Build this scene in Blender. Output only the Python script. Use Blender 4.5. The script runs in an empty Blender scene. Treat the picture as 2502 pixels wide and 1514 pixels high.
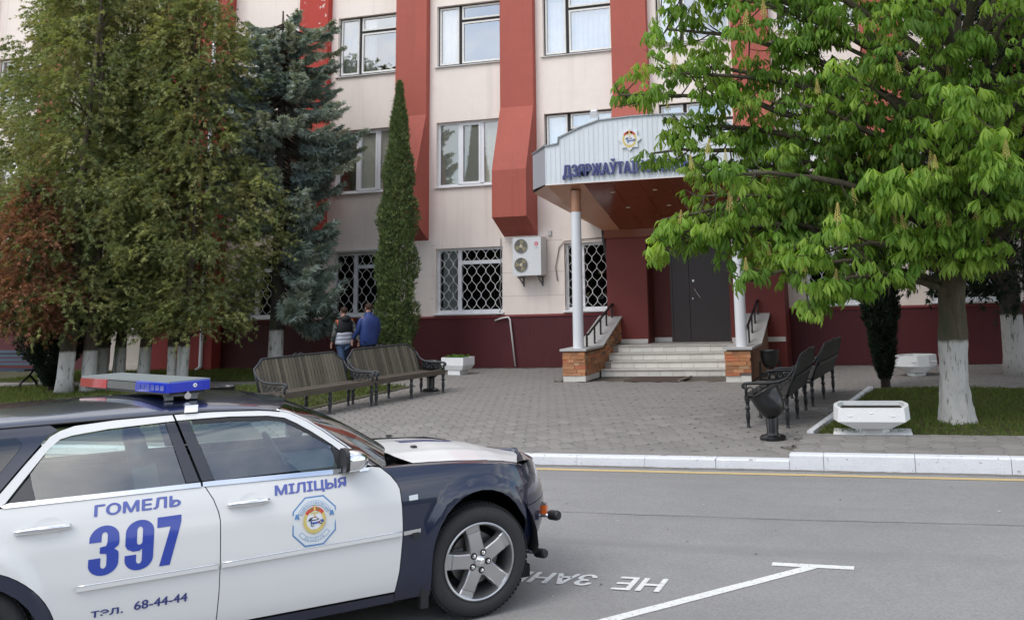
import bpy, bmesh, math, random
import numpy as np
from mathutils import Vector, Matrix, geometry, noise as mnoise
R = math.radians
random.seed(7); RNG = np.random.default_rng(7)
SC = bpy.context.scene
COL = SC.collection

# ------------------------------------------------------------------ camera
cam_d = bpy.data.cameras.new('camera'); cam = bpy.data.objects.new('camera', cam_d); COL.objects.link(cam)
CY, CP, CR = R(15.5362), R(9.8789), R(-1.7534)
F = Vector((-math.sin(CY)*math.cos(CP), math.cos(CY)*math.cos(CP), math.sin(CP)))
Rt = Vector((math.cos(CY), math.sin(CY), 0)); U = Rt.cross(F)
Rr = math.cos(CR)*Rt+math.sin(CR)*U; Ur = -math.sin(CR)*Rt+math.cos(CR)*U
m = Matrix((( Rr.x, Ur.x, -F.x, 0), (Rr.y, Ur.y, -F.y, 0), (Rr.z, Ur.z, -F.z, 2.1038), (0, 0, 0, 1)))
cam.matrix_world = m
cam_d.sensor_fit = 'HORIZONTAL'; cam_d.sensor_width = 36; cam_d.lens = 36*2286.2158/2502
cam_d.shift_x = -292.91/2502; cam_d.shift_y = -452.03/2502
cam_d.clip_start = .05; cam_d.clip_end = 2000
SC.camera = cam

# ------------------------------------------------------------------ sky and sun: bright broken cloud
SUN_EL, SUN_AZ = 52, 205            # azimuth measured clockwise from +Y
W = bpy.data.worlds.new('World'); SC.world = W; W.use_nodes = True
nt = W.node_tree; N = nt.nodes; L = nt.links; N.clear()
out = N.new('ShaderNodeOutputWorld'); bg = N.new('ShaderNodeBackground')
sky = N.new('ShaderNodeTexSky'); sky.sky_type = 'NISHITA'; sky.sun_disc = False
sky.sun_elevation = R(SUN_EL); sky.sun_rotation = R(SUN_AZ); sky.air_density = 1.0; sky.dust_density = 1.0
tc = N.new('ShaderNodeTexCoord'); mp = N.new('ShaderNodeMapping'); mp.inputs['Scale'].default_value = (1, 1, 2.6)
ns = N.new('ShaderNodeTexNoise'); ns.inputs['Scale'].default_value = 2.3; ns.inputs['Detail'].default_value = 9; ns.inputs['Roughness'].default_value = .58
rp = N.new('ShaderNodeValToRGB'); rp.color_ramp.elements[0].position = .40; rp.color_ramp.elements[1].position = .60
n2 = N.new('ShaderNodeTexNoise'); n2.inputs['Scale'].default_value = 4.5; n2.inputs['Detail'].default_value = 6
r2 = N.new('ShaderNodeValToRGB'); r2.color_ramp.elements[0].position = .3; r2.color_ramp.elements[1].position = .7
r2.color_ramp.elements[0].color = (4.2, 4.4, 4.8, 1); r2.color_ramp.elements[1].color = (9.5, 9.4, 9.2, 1)
mx = N.new('ShaderNodeMix'); mx.data_type = 'RGBA'
L.new(tc.outputs['Generated'], mp.inputs[0]); L.new(mp.outputs[0], ns.inputs['Vector']); L.new(mp.outputs[0], n2.inputs['Vector'])
L.new(ns.outputs['Fac'], rp.inputs[0]); L.new(n2.outputs['Fac'], r2.inputs[0])
L.new(rp.outputs['Color'], mx.inputs['Factor']); L.new(sky.outputs[0], mx.inputs['A']); L.new(r2.outputs['Color'], mx.inputs['B'])
L.new(mx.outputs['Result'], bg.inputs['Color']); bg.inputs['Strength'].default_value = .15
L.new(bg.outputs[0], out.inputs[0])
sun_d = bpy.data.lights.new('sun', 'SUN'); sun = bpy.data.objects.new('sun', sun_d); COL.objects.link(sun)
sun_d.energy = .75; sun_d.angle = R(28); sun_d.color = (1, .955, .89)
sd = Vector((math.sin(R(SUN_AZ))*math.cos(R(SUN_EL)), math.cos(R(SUN_AZ))*math.cos(R(SUN_EL)), math.sin(R(SUN_EL))))
sun.rotation_euler = (-sd).to_track_quat('-Z', 'Y').to_euler(); sun.location = sd*60
vs = SC.view_settings; vs.view_transform = 'Standard'; vs.look = 'None'; vs.exposure = .74; vs.gamma = 1; vs.use_curve_mapping = False
SC.cycles.max_bounces = 12; SC.cycles.diffuse_bounces = 7; SC.cycles.transmission_bounces = 8; SC.cycles.transparent_max_bounces = 16; SC.cycles.use_denoising = True

# ------------------------------------------------------------------ materials
MATS = {}
def M(name, col=(.5, .5, .5), rough=.6, metal=0, var=0, vs=4, bump=0, bs=40, rnd=0, spec=.5, coat=0, attr=None, trans=0, stretch=None, dirt=None, rvar=0, speck=None, streak=None):
    if name in MATS: return MATS[name]
    mt = bpy.data.materials.new(name); mt.use_nodes = True; t = mt.node_tree; n = t.nodes; l = t.links
    b = n['Principled BSDF']; b.inputs['Roughness'].default_value = rough; b.inputs['Metallic'].default_value = metal
    b.inputs['Specular IOR Level'].default_value = spec; b.inputs['Coat Weight'].default_value = coat; b.inputs['Coat Roughness'].default_value = .03
    rgb = n.new('ShaderNodeRGB'); rgb.outputs[0].default_value = (*col, 1); c = rgb.outputs[0]
    tcn = n.new('ShaderNodeTexCoord'); vec = tcn.outputs['Object']
    if stretch:
        mpn = n.new('ShaderNodeMapping'); mpn.inputs['Scale'].default_value = stretch; l.new(vec, mpn.inputs[0]); vec = mpn.outputs[0]
    def mult(c, fac):
        q = n.new('ShaderNodeMix'); q.data_type = 'RGBA'; q.blend_type = 'MULTIPLY'; q.inputs['Factor'].default_value = 1
        l.new(c, q.inputs['A']); l.new(fac, q.inputs['B']); return q.outputs['Result']
    def rng(v, lo, hi, a=.25, b_=.75):
        q = n.new('ShaderNodeMapRange'); q.inputs[1].default_value = a; q.inputs[2].default_value = b_; q.inputs[3].default_value = lo; q.inputs[4].default_value = hi
        l.new(v, q.inputs[0]); return q.outputs[0]
    if attr:
        at = n.new('ShaderNodeAttribute'); at.attribute_name = attr; c = at.outputs['Color']
    if var:
        for s, w in ((vs, 1), (vs*6.3, .6)):
            z = n.new('ShaderNodeTexNoise'); z.inputs['Scale'].default_value = s; z.inputs['Detail'].default_value = 5; z.inputs['Roughness'].default_value = .6
            l.new(vec, z.inputs['Vector']); c = mult(c, rng(z.outputs['Fac'], 1-var*w, 1+var*w))
            if rvar and w == 1: l.new(rng(z.outputs['Fac'], rough-rvar, rough+rvar), b.inputs['Roughness'])
    if speck:  # fine aggregate grains: (scale, amount)
        z = n.new('ShaderNodeTexVoronoi'); z.inputs['Scale'].default_value = speck[0]; l.new(vec, z.inputs['Vector']); sp_ = n.new('ShaderNodeSeparateColor'); l.new(z.outputs['Color'], sp_.inputs[0]); c = mult(c, rng(sp_.outputs[0], 1-speck[1], 1+speck[1], 0, 1))
    if streak:  # rain streaks: vertical stretched noise (colour, amount)
        mp2 = n.new('ShaderNodeMapping'); mp2.inputs['Scale'].default_value = streak[2] if len(streak) > 2 else (2.1, 2.1, .13); l.new(tcn.outputs['Object'], mp2.inputs[0]); z = n.new('ShaderNodeTexNoise'); z.inputs['Scale'].default_value = 1.3; z.inputs['Detail'].default_value = 9; z.inputs['Distortion'].default_value = .6; l.new(mp2.outputs[0], z.inputs['Vector'])
        q = n.new('ShaderNodeMix'); q.data_type = 'RGBA'; l.new(rng(z.outputs['Fac'], 0, streak[1], .55, .75), q.inputs['Factor']); l.new(c, q.inputs['A']); q.inputs['B'].default_value = (*streak[0], 1); c = q.outputs['Result']
    if rnd:
        oi = n.new('ShaderNodeObjectInfo'); c = mult(c, rng(oi.outputs['Random'], 1-rnd, 1+rnd, 0, 1))
    if dirt:   # blotches of another colour: (colour, scale, threshold, softness)
        z = n.new('ShaderNodeTexNoise'); z.inputs['Scale'].default_value = dirt[1]; z.inputs['Detail'].default_value = 8; z.inputs['Roughness'].default_value = .65; l.new(vec, z.inputs['Vector'])
        q = n.new('ShaderNodeMix'); q.data_type = 'RGBA'; l.new(rng(z.outputs['Fac'], 0, 1, dirt[2], dirt[2]+dirt[3]), q.inputs['Factor'])
        l.new(c, q.inputs['A']); q.inputs['B'].default_value = (*dirt[0], 1); c = q.outputs['Result']
    l.new(c, b.inputs['Base Color'])
    if bump:
        z = n.new('ShaderNodeTexNoise'); z.inputs['Scale'].default_value = bs; z.inputs['Detail'].default_value = 6; l.new(vec, z.inputs['Vector'])
        q = n.new('ShaderNodeBump'); q.inputs['Strength'].default_value = bump; q.inputs['Distance'].default_value = .02
        l.new(z.outputs['Fac'], q.inputs['Height']); l.new(q.outputs[0], b.inputs['Normal'])
    if trans:
        tr = n.new('ShaderNodeBsdfTranslucent'); ms = n.new('ShaderNodeMixShader'); ms.inputs[0].default_value = trans
        q = n.new('ShaderNodeMix'); q.data_type = 'RGBA'; q.blend_type = 'MULTIPLY'; q.inputs['Factor'].default_value = 1; q.inputs['B'].default_value = (1.5, 1.5, .6, 1)
        l.new(c, q.inputs['A']); l.new(q.outputs['Result'], tr.inputs[0])
        l.new(b.outputs[0], ms.inputs[1]); l.new(tr.outputs[0], ms.inputs[2]); l.new(ms.outputs[0], n['Material Output'].inputs[0])
    MATS[name] = mt; return mt
def GLASS(name, tint, refl, rough=.005):
    mt = bpy.data.materials.new(name); mt.use_nodes = True; t = mt.node_tree; n = t.nodes; l = t.links
    n.remove(n['Principled BSDF']); tr = n.new('ShaderNodeBsdfTransparent'); tr.inputs[0].default_value = (*tint, 1)
    g = n.new('ShaderNodeBsdfGlossy'); g.inputs['Roughness'].default_value = rough
    fr = n.new('ShaderNodeFresnel'); fr.inputs[0].default_value = 1.5
    ad = n.new('ShaderNodeMath'); ad.operation = 'MULTIPLY_ADD'; ad.use_clamp = True; ad.inputs[1].default_value = 1.2; ad.inputs[2].default_value = refl
    ms = n.new('ShaderNodeMixShader'); l.new(fr.outputs[0], ad.inputs[0]); l.new(ad.outputs[0], ms.inputs[0]); l.new(tr.outputs[0], ms.inputs[1]); l.new(g.outputs[0], ms.inputs[2])
    l.new(ms.outputs[0], n['Material Output'].inputs[0]); MATS[name] = mt; return mt

# ------------------------------------------------------------------ objects
def tag(o, label=None, cat=None, group=None, kind=None):
    if label: o['label'] = label
    if cat: o['category'] = cat
    if group: o['group'] = group
    if kind: o['kind'] = kind
    return o
def empty(name, loc=(0, 0, 0), rz=0, label=None, cat=None, group=None):
    o = bpy.data.objects.new(name, None); COL.objects.link(o); o.location = loc; o.rotation_euler = (0, 0, rz); o.empty_display_size = .2
    return tag(o, label, cat, group)
def link(name, me, mat=None, parent=None, kind=None):
    if mat is not None:
        if not me.materials: me.materials.append(mat)
    o = bpy.data.objects.new(name, me); COL.objects.link(o)
    if parent is not None: o.parent = parent
    if kind: o['kind'] = kind
    return o
def copy_tree(o, parent=None):
    c = o.copy(); COL.objects.link(c); c.parent = parent
    for ch in list(o.children): copy_tree(ch, c)
    return c
class MB:
    def __init__(s): s.v = []; s.f = []; s.mi = []
    def add(s, vs, fs, mi=0):
        b = len(s.v); s.v += [tuple(p) for p in vs]; s.f += [tuple(b+i for i in f) for f in fs]; s.mi += [mi]*len(fs); return s
    def box(s, c, d, rz=0, rx=0, ry=0, mi=0, taper=1):
        x, y, z = d[0]/2, d[1]/2, d[2]/2
        P = [(-x, -y, -z), (x, -y, -z), (x, y, -z), (-x, y, -z), (-x*taper, -y*taper, z), (x*taper, -y*taper, z), (x*taper, y*taper, z), (-x*taper, y*taper, z)]
        if rz or rx or ry:
            mt = Matrix.Rotation(rz, 3, 'Z') @ Matrix.Rotation(ry, 3, 'Y') @ Matrix.Rotation(rx, 3, 'X'); P = [mt @ Vector(p) for p in P]
        return s.add([(p[0]+c[0], p[1]+c[1], p[2]+c[2]) for p in P], [(0, 3, 2, 1), (4, 5, 6, 7), (0, 1, 5, 4), (1, 2, 6, 5), (2, 3, 7, 6), (3, 0, 4, 7)], mi)
    def bx(s, a, b, mi=0): return s.box([(a[i]+b[i])/2 for i in range(3)], [abs(b[i]-a[i]) for i in range(3)], mi=mi)
    def prism(s, poly, h0, h1, axis='z', mi=0):
        n = len(poly)
        def P(p, h): return {'z': (p[0], p[1], h), 'y': (p[0], h, p[1]), 'x': (h, p[0], p[1])}[axis]
        vs = [P(p, h0) for p in poly]+[P(p, h1) for p in poly]
        fs = [tuple(range(n))[::-1], tuple(range(n, 2*n))]+[(i, (i+1) % n, n+(i+1) % n, n+i) for i in range(n)]
        return s.add(vs, fs, mi)
    def tube(s, path, r, n=8, caps=True, mi=0):
        path = [Vector(p) for p in path]; k = len(path); rs = r if hasattr(r, '__len__') else [r]*k
        rings = []; ref = None
        for i in range(k):
            t = (path[min(i+1, k-1)]-path[max(i-1, 0)]).normalized()
            if ref is None: ref = Vector((0, 0, 1)) if abs(t.z) < .9 else Vector((1, 0, 0))
            a = (ref-t*ref.dot(t)).normalized(); ref = a; b = t.cross(a)
            rings.append([path[i]+(a*math.cos(2*math.pi*j/n)+b*math.sin(2*math.pi*j/n))*rs[i] for j in range(n)])
        vs = [p for q in rings for p in q]; fs = [(i*n+j, i*n+(j+1) % n, (i+1)*n+(j+1) % n, (i+1)*n+j) for i in range(k-1) for j in range(n)]
        if caps: fs += [tuple(range(n))[::-1], tuple((k-1)*n+j for j in range(n))]
        return s.add(vs, fs, mi)
    def lathe(s, prof, n=24, c=(0, 0, 0), axis='z', mi=0, closed=False):
        vs = []; k = len(prof)
        for (r, h) in prof:
            for j in range(n):
                a = 2*math.pi*j/n; x, y = r*math.cos(a), r*math.sin(a)
                p = (x, y, h) if axis == 'z' else ((x, h, y) if axis == 'y' else (h, x, y)); vs.append((p[0]+c[0], p[1]+c[1], p[2]+c[2]))
        fs = [(i*n+j, i*n+(j+1) % n, (i+1)*n+(j+1) % n, (i+1)*n+j) for i in range(k-1) for j in range(n)]
        if closed: fs += [((k-1)*n+j, (k-1)*n+(j+1) % n, (j+1) % n, j) for j in range(n)]
        return s.add(vs, fs, mi)
    def mesh(s, name, mats=(), smooth=False, angle=None):
        me = bpy.data.meshes.new(name); me.from_pydata(s.v, [], s.f)
        for q in mats: me.materials.append(q)
        if len(mats) > 1: me.polygons.foreach_set('material_index', s.mi)
        bm = bmesh.new(); bm.from_mesh(me); bmesh.ops.recalc_face_normals(bm, faces=bm.faces); bm.to_mesh(me); bm.free()
        if smooth or angle:
            me.polygons.foreach_set('use_smooth', [True]*len(me.polygons))
            if angle: me.set_sharp_from_angle(angle=R(angle))
        me.update(); return me
    def build(s, name, mat, parent=None, smooth=False, angle=None, kind=None):
        mats = mat if isinstance(mat, (list, tuple)) else [mat]
        return link(name, s.mesh(name, mats, smooth, angle), None, parent, kind)
def text_mesh(txt, bold=0.0, extrude=0.0, size=1.0, spacing=1.0, res=3):
    cu = bpy.data.curves.new('txt', 'FONT'); cu.body = txt; cu.size = size; cu.offset = bold; cu.extrude = extrude; cu.space_character = spacing; cu.resolution_u = res
    o = bpy.data.objects.new('txt', cu); COL.objects.link(o); bpy.context.view_layer.update()
    me = bpy.data.meshes.new_from_object(o.evaluated_get(bpy.context.evaluated_depsgraph_get()))
    bpy.data.objects.remove(o); bpy.data.curves.remove(cu); return me
def text_pts(me):
    v = np.array([p.co[:] for p in me.vertices]); return v
def fit_text(txt, w, h, bold=0, extrude=0, spacing=1.0):
    """text mesh whose bounding box is w by h with its lower left corner at the origin of x,y; returns (verts, faces)"""
    me = text_mesh(txt, bold, extrude, 1, spacing); v = text_pts(me); fs = [tuple(p.vertices) for p in me.polygons]
    lo, hi = v.min(0), v.max(0); v[:, 0] = (v[:, 0]-lo[0])*w/(hi[0]-lo[0]); v[:, 1] = (v[:, 1]-lo[1])*h/(hi[1]-lo[1])
    return v, fs
def raw_mesh(name, V, Fc, mat=None, col=None, smooth=False):
    """fast mesh from numpy arrays: V (n,3), Fc (m,k)"""
    V = np.asarray(V, np.float32); Fc = np.asarray(Fc, np.int32); me = bpy.data.meshes.new(name); k = Fc.shape[1]
    me.vertices.add(len(V)); me.vertices.foreach_set('co', V.ravel()); me.loops.add(Fc.size); me.loops.foreach_set('vertex_index', Fc.ravel())
    me.polygons.add(len(Fc)); me.polygons.foreach_set('loop_start', np.arange(0, Fc.size, k)); me.polygons.foreach_set('loop_total', np.full(len(Fc), k))
    if smooth: me.polygons.foreach_set('use_smooth', np.ones(len(Fc), bool))
    if col is not None:
        a = me.color_attributes.new('Col', 'FLOAT_COLOR', 'POINT'); c = np.ones((len(V), 4), np.float32); c[:, :3] = col; a.data.foreach_set('color', c.ravel())
    me.update(calc_edges=True); me.validate()
    if mat: me.materials.append(mat)
    return me
def sstep(a, b, x): t = min(max((x-a)/(b-a), 0), 1); return t*t*(3-2*t)
# ------------------------------------------------------------------ ground
XJ, YK = -1.385, 11.283
YF = 23.688          # facade plane
asphalt = M('asphalt', (.268, .262, .256), .92, var=.10, vs=.35, bump=.3, bs=140, dirt=((.24, .233, .227), .55, .56, .12), spec=.25, speck=(85, .13), streak=((.215, .21, .205), .75, (.10, 1.5, 1)))
concrete_d = M('joint_sand', (.12, .105, .085), .95, var=.2, vs=6)
paver_m = M('paver_grey', (.236, .222, .206), .9, var=.09, vs=3, bump=.35, bs=90, rnd=.12, dirt=((.245, .222, .206), 1.1, .55, .15))
white_road = M('road_paint_white', (.72, .72, .70), .75, var=.10, vs=18, dirt=((.34, .33, .32), 38, .58, .06))
yellow_road = M('road_paint_yellow', (.56, .42, .20), .75, var=.10, vs=12, dirt=((.35, .30, .22), 25, .60, .08))
kerb_m = M('kerb_whitewash', (.70, .715, .74), .85, var=.05, vs=5, bump=.3, bs=60, dirt=((.36, .34, .32), 14, .61, .05))
dirt_m = M('kerb_dirt', (.2, .19, .175), .95, var=.3, vs=20)
earth = M('lawn_soil', (.06, .06, .028), .95, var=.4, vs=3, bump=.6, bs=30)
road = MB().add([(-300, -300, 0), (300, -300, 0), (300, 300, 0), (-300, 300, 0)], [(0, 1, 2, 3)]).build('road', asphalt); tag(road, kind='structure')
def strip(pts, w, z, closed=False):
    """flat ribbon along xy points"""
    mb = MB(); P = [Vector((*p, 0)) for p in pts]; v = []
    for i, p in enumerate(P):
        t = (P[min(i+1, len(P)-1)]-P[max(i-1, 0)]).normalized(); nn = Vector((-t.y, t.x, 0)); ww = w[i] if hasattr(w, '__len__') else w
        v += [p+nn*ww/2+Vector((0, 0, z)), p-nn*ww/2+Vector((0, 0, z))]
    return mb.add(v, [(2*i, 2*i+1, 2*i+3, 2*i+2) for i in range(len(P)-1)])
def wob(a, b, n, amp, seed=0):
    r = random.Random(seed); return [(a[0]+(b[0]-a[0])*i/n+r.uniform(-amp, amp), a[1]+(b[1]-a[1])*i/n+r.uniform(-amp, amp)) for i in range(n+1)]
strip(wob((-26, 11.0), (12, 10.99), 90, .006, 1), .11, .004).build('yellow_edge_line', yellow_road, road)
strip(wob((-1.971, 6.193), (-.80, 7.56), 12, .003, 2)[:], .095, .004).build('parking_line', white_road, road)
strip(wob((-2.35, 5.75), (-1.971, 6.193), 3, .002, 2), .095, .0042).build('parking_line', white_road, road)
strip(wob((-1.105, 7.585), (-.496, 7.58), 8, .003, 3), .085, .0045).build('parking_line', white_road, road)
rr = random.Random(5)
strip([(x, 9.02+.03*x*.2+.05*math.sin(x*.7)+rr.uniform(-.012, .012)) for x in np.arange(-9, 9, .18)], [.004+.008*rr.random() for _ in np.arange(-9, 9, .18)], .003).build('crack', M('tar', (.15, .145, .14), .9, var=.4, vs=8), road)
# "НЕ ЗАНИМАТЬ": painted to be read from the building side
def road_text(txt, x0, y0, dx, h):
    """first letter at x0; words run towards -x, letter feet towards +y"""
    v, fs = fit_text(txt, dx, h, 0)
    P = [(x0-a[0]+.0*a[1], y0-a[1], .0045) for a in v]
    mb = MB()
    for q, (ex, ey) in enumerate(((0, 0), (.008, 0), (-.008, 0), (0, .006), (0, -.006))): mb.add([(a+ex, b+ey, c+.0005*q) for a, b, c in P], fs)
    mb.build('painted_lettering', white_road, road)
road_text('НЕ', -1.80, 7.075, .345, .29)
road_text('ЗАНИМАТЬ', -2.33, 7.08, 1.40, .25)
# grit along the kerb, stray litter on the ground
strip([(x, 11.235+.012*math.sin(x*3.1)+rr.uniform(-.012, .012)) for x in np.arange(-14, 9, .07)], [.07+.05*rr.random() for _ in np.arange(-14, 9, .07)], .0035).build('gutter_grit', M('gutter_grit', (.20, .185, .165), .95, var=.35, vs=9, bump=.5, bs=120), road)
lt = MB(); lt2 = MB(); rl = random.Random(12)
for i in range(150):
    x, y = rl.uniform(-8, 3), rl.uniform(6.2, 19); z = .006 if y < 11 else (.125 if x < XJ or y < 11.3 else .178)
    if 11.0 < y < 11.6 or (x > -1.4 and y > 12.8): continue
    a = rl.uniform(0, 6.28); s = rl.uniform(.006, .017); (lt if rl.random() < .55 else lt2).add([(x+s*math.cos(a), y+s*math.sin(a), z), (x-s*.6*math.sin(a), y+s*.6*math.cos(a), z+.003), (x-s*math.cos(a), y-s*math.sin(a), z), (x+s*.6*math.sin(a), y-s*.6*math.cos(a), z+.004)], [(0, 1, 2, 3)])
tag(lt.build('litter', M('petal_pale', (.62, .60, .54), .8), kind='stuff'), 'tiny pale petals and scraps scattered on the ground', 'litter')
tag(lt2.build('debris', M('leaf_scrap', (.13, .09, .05), .9), kind='stuff'), 'tiny brown leaf scraps scattered on the ground', 'litter')
# kerbs
def kerb(name, x0, x1, h, step, w=.15, seed=0):
    root = empty(name, (0, 0, 0)); tag(root, kind='structure'); r = random.Random(seed); x = x1
    while x > x0:
        a = max(x-step, x0); mb = MB(); z = h+r.uniform(-.002, .002); yy = YK+r.uniform(-.006, .006); b = .018
        prof = [(yy, -.05), (yy, z-b), (yy+b*.4, z-b*.35), (yy+b, z), (yy+w, z), (yy+w, -.05)]
        mb.prism(prof, a+.003, x-.003, 'x').build('kerb_stone', kerb_m, root); x = a
    return root
kerb('kerb_low', -24, XJ, .108, .86, seed=1)
kerb('kerb_high', XJ, 12, .172, 1.0, seed=2)
# plaza base and pieces
plaza = MB().add([(-40, YK+.1, .095), (16, YK+.1, .095), (16, 40, .095), (-40, 40, .095)], [(0, 1, 2, 3)]).build('plaza', concrete_d); tag(plaza, kind='structure')
def paver_mesh(name, e1, e2, amp, gap, z0, z1, mat):
    """one interlocking piece: long edges along e1, zigzag ends along e2"""
    e1 = np.array(e1); e2 = np.array(e2); n1 = e1/np.linalg.norm(e1); n2 = e2/np.linalg.norm(e2)
    end = [(.0, 0), (.25, amp), (.5, 0), (.75, -amp), (1, 0)]; lng = [(0, 0), (.25, amp*.45), (.5, 0), (.75, -amp*.45), (1, 0)]
    pts = [e1*t+n2*a for t, a in lng[:-1]]+[e1+e2*t+n1*a for t, a in end[:-1]]+[e1*(1-t)+e2+n2*lng[4-i][1] for i, (t, _) in enumerate(lng[:-1])]+[e2*(1-t)+n1*end[4-i][1] for i, (t, _) in enumerate(end[:-1])]
    pts = np.array(pts); c = (e1+e2)/2; k = len(pts)
    def ins(g): return c+(pts-c)*(1-g/np.maximum(np.linalg.norm(pts-c, axis=1, keepdims=True), .01))
    A, B = ins(gap), ins(gap+.006); V = [(*p, z0) for p in A]+[(*p, z1-.004) for p in A]+[(*p, z1) for p in B]
    Fs = [(i, (i+1) % k, k+(i+1) % k, k+i) for i in range(k)]+[(k+i, k+(i+1) % k, 2*k+(i+1) % k, 2*k+i) for i in range(k)]+[tuple(range(2*k, 3*k))]
    me = bpy.data.meshes.new(name); me.from_pydata(V, [], Fs); me.update(); me.materials.append(mat); return me
E1, E2 = (.28, -.285), (.125, .12)
pm = paver_mesh('paver', E1, E2, .030, .010, .08, .12, paver_m)
def in_plaza(x, y):
    if y < YK+.29 or y > 23.5: return False
    xr = -1.34+(y-12.87)*.112 if y < 18.4 else 5
    if y < 12.9: xr = XJ-.06
    if y > 18.4: xr = 5
    xl = -10.55 if y < 19.1 else -14.5
    if y > 20.3: xl = -11.6
    if -7.45 < x < -2.95 and y > 20.0: return False
    return xl < x < xr
cells = []
for i in range(-90, 60):
    for j in range(-20, 190):
        x = i*E1[0]+j*E2[0]-4; y = i*E1[1]+j*E2[1]+12
        cx, cy = x+(E1[0]+E2[0])/2, y+(E1[1]+E2[1])/2
        if in_plaza(cx, cy): cells.append((cy*1.0+abs(cx+3)*.35, x, y))
cells.sort(); near, far = cells[:300], cells[300:]
for _, x, y in near:
    o = link('paver', pm, None, plaza); o.location = (x+random.uniform(-.002, .002), y, random.uniform(-.002, .0025)); o.rotation_euler = (random.uniform(-.006, .006), random.uniform(-.006, .006), random.uniform(-.004, .004))
pv = np.array([v.co[:] for v in pm.vertices]); pf = [tuple(p.vertices) for p in pm.polygons]; mb = MB()
for _, x, y in far:
    q = pv+np.array([x, y, random.uniform(-.003, .003)]); mb.add(q.tolist(), pf)
mb.build('paving', paver_m, plaza, kind='stuff')
# far paths and the raised strip on the right
ph = MB(); ph.bx((-24, YK+.148, .05), (XJ-.02, YK+.42, .115)); ph.bx((-40, 19.1, .05), (-14.5, 20.3, .118)); ph.bx((3.5, 18.35, .05), (16, 23.6, .118)); ph.build('footpath', paver_m, plaza)
sw = MB().bx((XJ+.02, YK+.15, 0), (12, 12.84, .152)).build('pavement', concrete_d); tag(sw, kind='structure')
pm2 = paver_mesh('paver', (.26, 0), (0, .225), .028, .006, .13, .172, paver_m)
for j in range(6):
    for i in range(20):
        x = XJ+.03+i*.26+(0 if j % 2 else .0); y = YK+.16+j*.232
        o = link('paver', pm2, None, sw); o.location = (x+.02*math.sin(j*2.1), y, random.uniform(-.002, .002)); o.rotation_euler = (random.uniform(-.008, .008), random.uniform(-.008, .008), random.uniform(-.006, .006))
# lawns
def lawn(name, poly, z):
    o = MB().prism(poly, z-.1, z).build(name, earth); tag(o, kind='structure'); return o
LR = [(-1.22, 12.86), (12, 12.84), (12, 18.35), (-.62, 18.35)]
LL1 = [(-40, 11.7), (-10.42, 11.7), (-10.42, 19.1), (-40, 19.1)]; LL2 = [(-40, 20.3), (-11.6, 20.3), (-11.6, 23.5), (-40, 23.5)]
lawn('lawn_right', LR, .15); lawn('lawn_left', LL1, .135); lawn('lawn_by_wall', LL2, .14)
# whitewashed edging board of the right lawn
eb = empty('lawn_edging', (0, 0, 0), label='whitewashed concrete edging strip along the lawn beside the dark benches', cat='edging')
for i in range(6):
    a = np.array([-1.29, 12.87]); b = np.array([-.683, 18.27]); p = a+(b-a)*i/6; q = a+(b-a)*(i+1)/6; c = (p+q)/2; dd = q-p
    MB().box((*c, .135), (.085, np.linalg.norm(dd)-.01, .12), rz=math.atan2(dd[1], dd[0])-math.pi/2).build('edging_block', kerb_m, eb)
# ------------------------------------------------------------------ office building
plaster = M('plaster_cream', (.84, .745, .672), .9, streak=((.50, .43, .38), .30), var=.045, vs=.7, bump=.25, bs=55, dirt=((.55, .47, .42), .9, .66, .18))
red = M('paint_brick_red', (.385, .090, .062), .72, streak=((.25, .06, .045), .5), var=.07, vs=.9, bump=.15, bs=40, dirt=((.45, .14, .11), 2.2, .68, .12))
red_peel = M('paint_red_peeling', (.44, .045, .03), .75, var=.08, vs=1, dirt=((.72, .55, .50), 4.2, .60, .03))
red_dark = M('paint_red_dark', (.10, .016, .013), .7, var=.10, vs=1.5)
plinth_m = M('plinth_siding', (.072, .0062, .0095), .6, var=.12, vs=1.3)
pvc = M('window_plastic_white', (.80, .81, .83), .4, var=.03, vs=6)
old_white = M('window_paint_old', (.74, .73, .69), .7, var=.10, vs=14, dirt=((.30, .27, .23), 30, .66, .06))
old_dark = M('window_gap_dark', (.03, .028, .027), .8)
sill_m = M('sill_metal', (.62, .62, .61), .55, var=.10, vs=8, dirt=((.30, .28, .25), 10, .66, .1))
grille_m = M('grille_white', (.74, .74, .74), .5)
blind_m = M('blind_beige', (.80, .76, .62), .8, rnd=.12)
curtain_m = M('curtain_white', (.82, .83, .84), .9, var=.06, vs=3)
dark_room = M('room_dark', (.05, .05, .05), .9)
g_old = GLASS('window_glass_old', (.86, .89, .90), .40); g_pvc = GLASS('window_glass', (.90, .92, .92), .16); g_low = GLASS('window_glass_ground', (.55, .57, .56), .02)
bd = empty('office_building', (-8, YF, 0), label='cream and brick red office building with vertical fins and a burgundy plinth', cat='building')
BI = Matrix.Translation((8, -YF, 0))
def bpart(mb, name, mat, parent=None, **k):
    o = mb.build(name, mat, None, **k); o.data.transform(BI); o.parent = parent or bd; return o
XA, BAY, WW = -15.585, 3.249, 2.0
ZS = (1.542, 5.008, 8.474); HS = (1.786, 1.867, 1.815)
wins = []     # x0, z0, w, h, style, floor
for k in range(-5, 9):
    x = XA+k*BAY
    if -23.0 < x < -19.3: continue
    for f in (1, 2): wins.append((x, ZS[f]+.02, WW, HS[f]-.02, ('old' if f == 2 or k in (2, 3) else 'pvc3'), f, k))
    if k == 2: wins.append((-8.563, ZS[0]+.02, 1.38, HS[0]-.02, 'pvc2', 0, k))
    elif k == 3: pass
    else: wins.append((x if k != 4 else x+.35, ZS[0]+.02, WW, HS[0]-.02, 'pvc2', 0, k))
TOP = 13.6
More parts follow.
